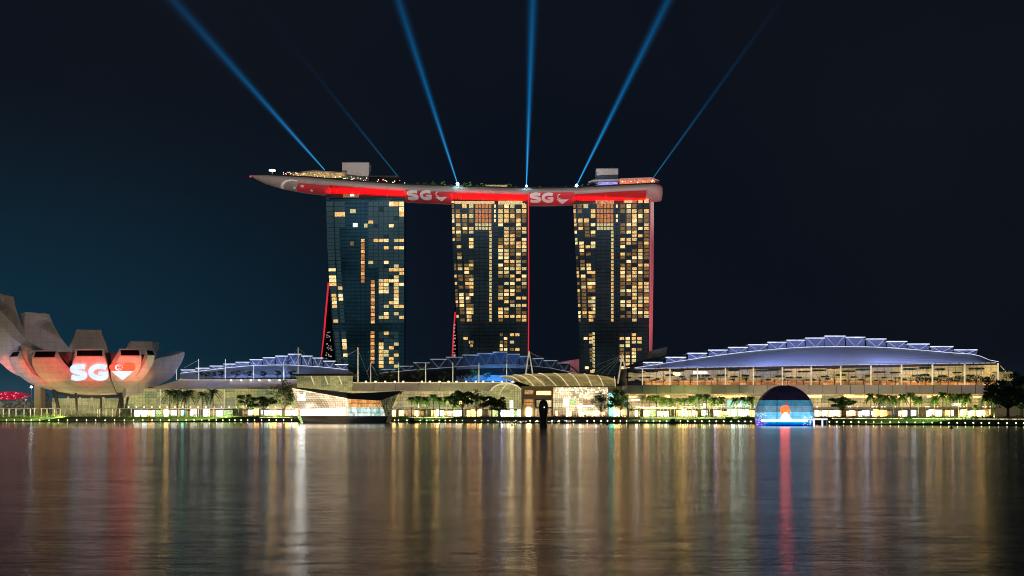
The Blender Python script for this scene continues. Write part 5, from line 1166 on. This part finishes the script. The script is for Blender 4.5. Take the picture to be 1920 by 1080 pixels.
boat(774, 24, 660, 'dark boat moored right of the glass pavilion')
boat(1262, 22, 600, 'dark boat moored below the long palm row'); boat(1060, 26, 640, 'dark boat moored right of the dark statue', False); boat(985, 30, 650, 'dark low boat moored left of the dark statue', False)
pt = tag(MB().pbox(984, 1088, 795.3, 797, 610, 10).build('pontoon', M['dark_steel']), 'long dark floating pontoon behind the dark statue', 'pontoon')
B = MB(); random.seed(71)
for k in range(46): B.sphere(Vector((m(random.uniform(930, 1086) - 960, 640), 636, random.uniform(.6, 1.6))), .16, 4, 3)
tag(B.build('pontoon_lights', M['lamp_soft']), 'scattered tiny lights on the dark pontoon and steps', 'lights', kind='stuff')
for px, D, lab in ((130, 640, 'small dark buoy on the water below the museum'), (1784, 420, 'small dark buoy on the water at the right'), (960, 520, 'small dark buoy on the water left of the statue reflection'), (1138, 560, 'small dark buoy on the water right of the statue')):
    c = P(px, 775, D); c.z = 0; B = MB(); B.sphere(c + Vector((0, 0, .25)), .55, 10, 6); B.tube(c + Vector((0, 0, .5)), c + Vector((0, 0, 1.2)), .12, 5); tag(B.build('buoy', M['dark_steel']), lab, 'buoy')
random.seed(91); B = MB()
for k in range(210):
    px = random.choice((random.uniform(445, 560), random.uniform(735, 930), random.uniform(1036, 1178), random.uniform(1180, 1412), random.uniform(1530, 1872), random.uniform(1530, 1872)))
    r_ = random.uniform(.5, 1.5); c = SP(px, random.uniform(15, 19), 3.6 + r_ * random.uniform(.4, .9))
    for j in range(22): leafq(B, c + Vector((random.gauss(0, r_), random.gauss(0, .6), random.gauss(0, r_ * .4))), .4)
tag(B.build('promenade_planting', M['leaf_dark'], fix=False), 'low dark shrubs and planters dotted along the promenade', 'planting', kind='stuff')
for root, x0, x1, D, st_ in ((mw, 742, 975, 742.5, 11.6), (rw, 1186, 1862, 648, 13.1), (lw, 262, 550, 757, 14.2)):
    u = x0
    while u < x1: MB().pbox(u, u + .9, 766.5, 781.3, D, .6).build('pillar', M['concrete'], root); u += st_
# people along the promenade, a few pixels tall each
def person_proto():
    me = bpy.data.meshes.new('person'); bm = bmesh.new()
    J = [(0, 0, .95), (0, 0, 1.2), (0, 0, 1.45), (0, 0, 1.55), (0, 0, 1.68), (.1, 0, .9), (.12, .05, .5), (.13, 0, .06), (-.1, 0, .9), (-.12, -.1, .5), (-.13, -.02, .06), (.2, 0, 1.42), (.25, 0, 1.15), (.24, .08, .88), (-.2, 0, 1.42), (-.25, 0, 1.15), (-.24, .08, .88)]
    Rr = [.15, .14, .16, .06, .11, .09, .065, .05, .09, .065, .05, .06, .045, .04, .06, .045, .04]
    vs = [bm.verts.new(j) for j in J]
    for a, c in ((0, 1), (1, 2), (2, 3), (3, 4), (0, 5), (5, 6), (6, 7), (0, 8), (8, 9), (9, 10), (2, 11), (11, 12), (12, 13), (2, 14), (14, 15), (15, 16)): bm.edges.new((vs[a], vs[c]))
    bm.to_mesh(me); bm.free(); o = bpy.data.objects.new('person', me); COL.objects.link(o)
    md = o.modifiers.new('s', 'SKIN')
    for k, v_ in enumerate(me.skin_vertices[0].data): v_.radius = (Rr[k], Rr[k] * .8)
    me.skin_vertices[0].data[0].use_root = True
    o.modifiers.new('u', 'SUBSURF').levels = 1
    me2 = bpy.data.meshes.new_from_object(o.evaluated_get(bpy.context.evaluated_depsgraph_get())); bpy.data.objects.remove(o)
    me2.materials.append(M['dark_wall']); return me2
pm = person_proto(); random.seed(81)
spots = [930, 936, 944, 951, 1042, 1053, 1062, 1079, 1098, 1106, 1112, 1119, 1131, 1189, 1196, 1331, 1338, 1366, 1374, 705 + 55, 776, 783, 790, 1600, 1617, 1668, 1733, 1741] + [random.uniform(1040, 1150) for _ in range(16)] + [random.uniform(1190, 1410) for _ in range(10)] + [random.uniform(1530, 1870) for _ in range(18)] + [random.uniform(735, 975) for _ in range(12)]
for i, px in enumerate(sorted(spots)):
    o = bpy.data.objects.new('person', pm); COL.objects.link(o); o.location = SP(px, 13.8 + random.uniform(0, 2), 3.6); o.rotation_euler = (0, 0, random.uniform(0, 6)); o.scale = (1.1,) * 3
    s_ = 'near the pavilion palms' if px < 900 else 'in front of the glass arch' if px < 1000 else 'in front of the entrance hall' if px < 1150 else 'left of the sphere' if px < 1420 else 'right of the sphere'
    tag(o, 'tiny dark standing figure on the promenade ' + s_, 'person', 'people ' + s_)
# ------------------------------------------------------------------ promenade lamps that light planting
for x0, x1, e, c in ((-60, 240, 9000, (1.0, .95, .35)), (240, 545, 8000, (1.0, .95, .35)), (765, 900, 6500, (.75, 1.0, .25)), (1195, 1415, 11000, (.80, 1.0, .25)), (1625, 1930, 12000, (.85, 1.0, .35))):
    a = SP((x0 + x1) / 2, 9.5, 4.2 if x0 > 500 else 3.4); tt = SP((x0 + x1) / 2, 19, 13 if x0 > 500 else 5.5)
    light('AREA', 'planting_uplight', a, e * 2.3, c, tt, shape='RECTANGLE', size=m(x1 - x0, shore((x0 + x1) / 2)), size_y=.8)
light('AREA', 'planting_uplight', SP(520, 12, 4), 3500, (1, .95, .4), SP(533, 22, 14), shape='RECTANGLE', size=25, size_y=1)
for x0, x1, D, y_, tz in ((300, 545, 748, 764, 720), (660, 960, 728, 763, 725), (1180, 1870, 622, 762, 730)):
    light('AREA', 'fascia_light', P((x0 + x1) / 2, y_, D), 9000 if x0 < 1000 else 17000, (1.0, .80, .62), P((x0 + x1) / 2, tz, D + 18), shape='RECTANGLE', size=m(x1 - x0, D), size_y=1)
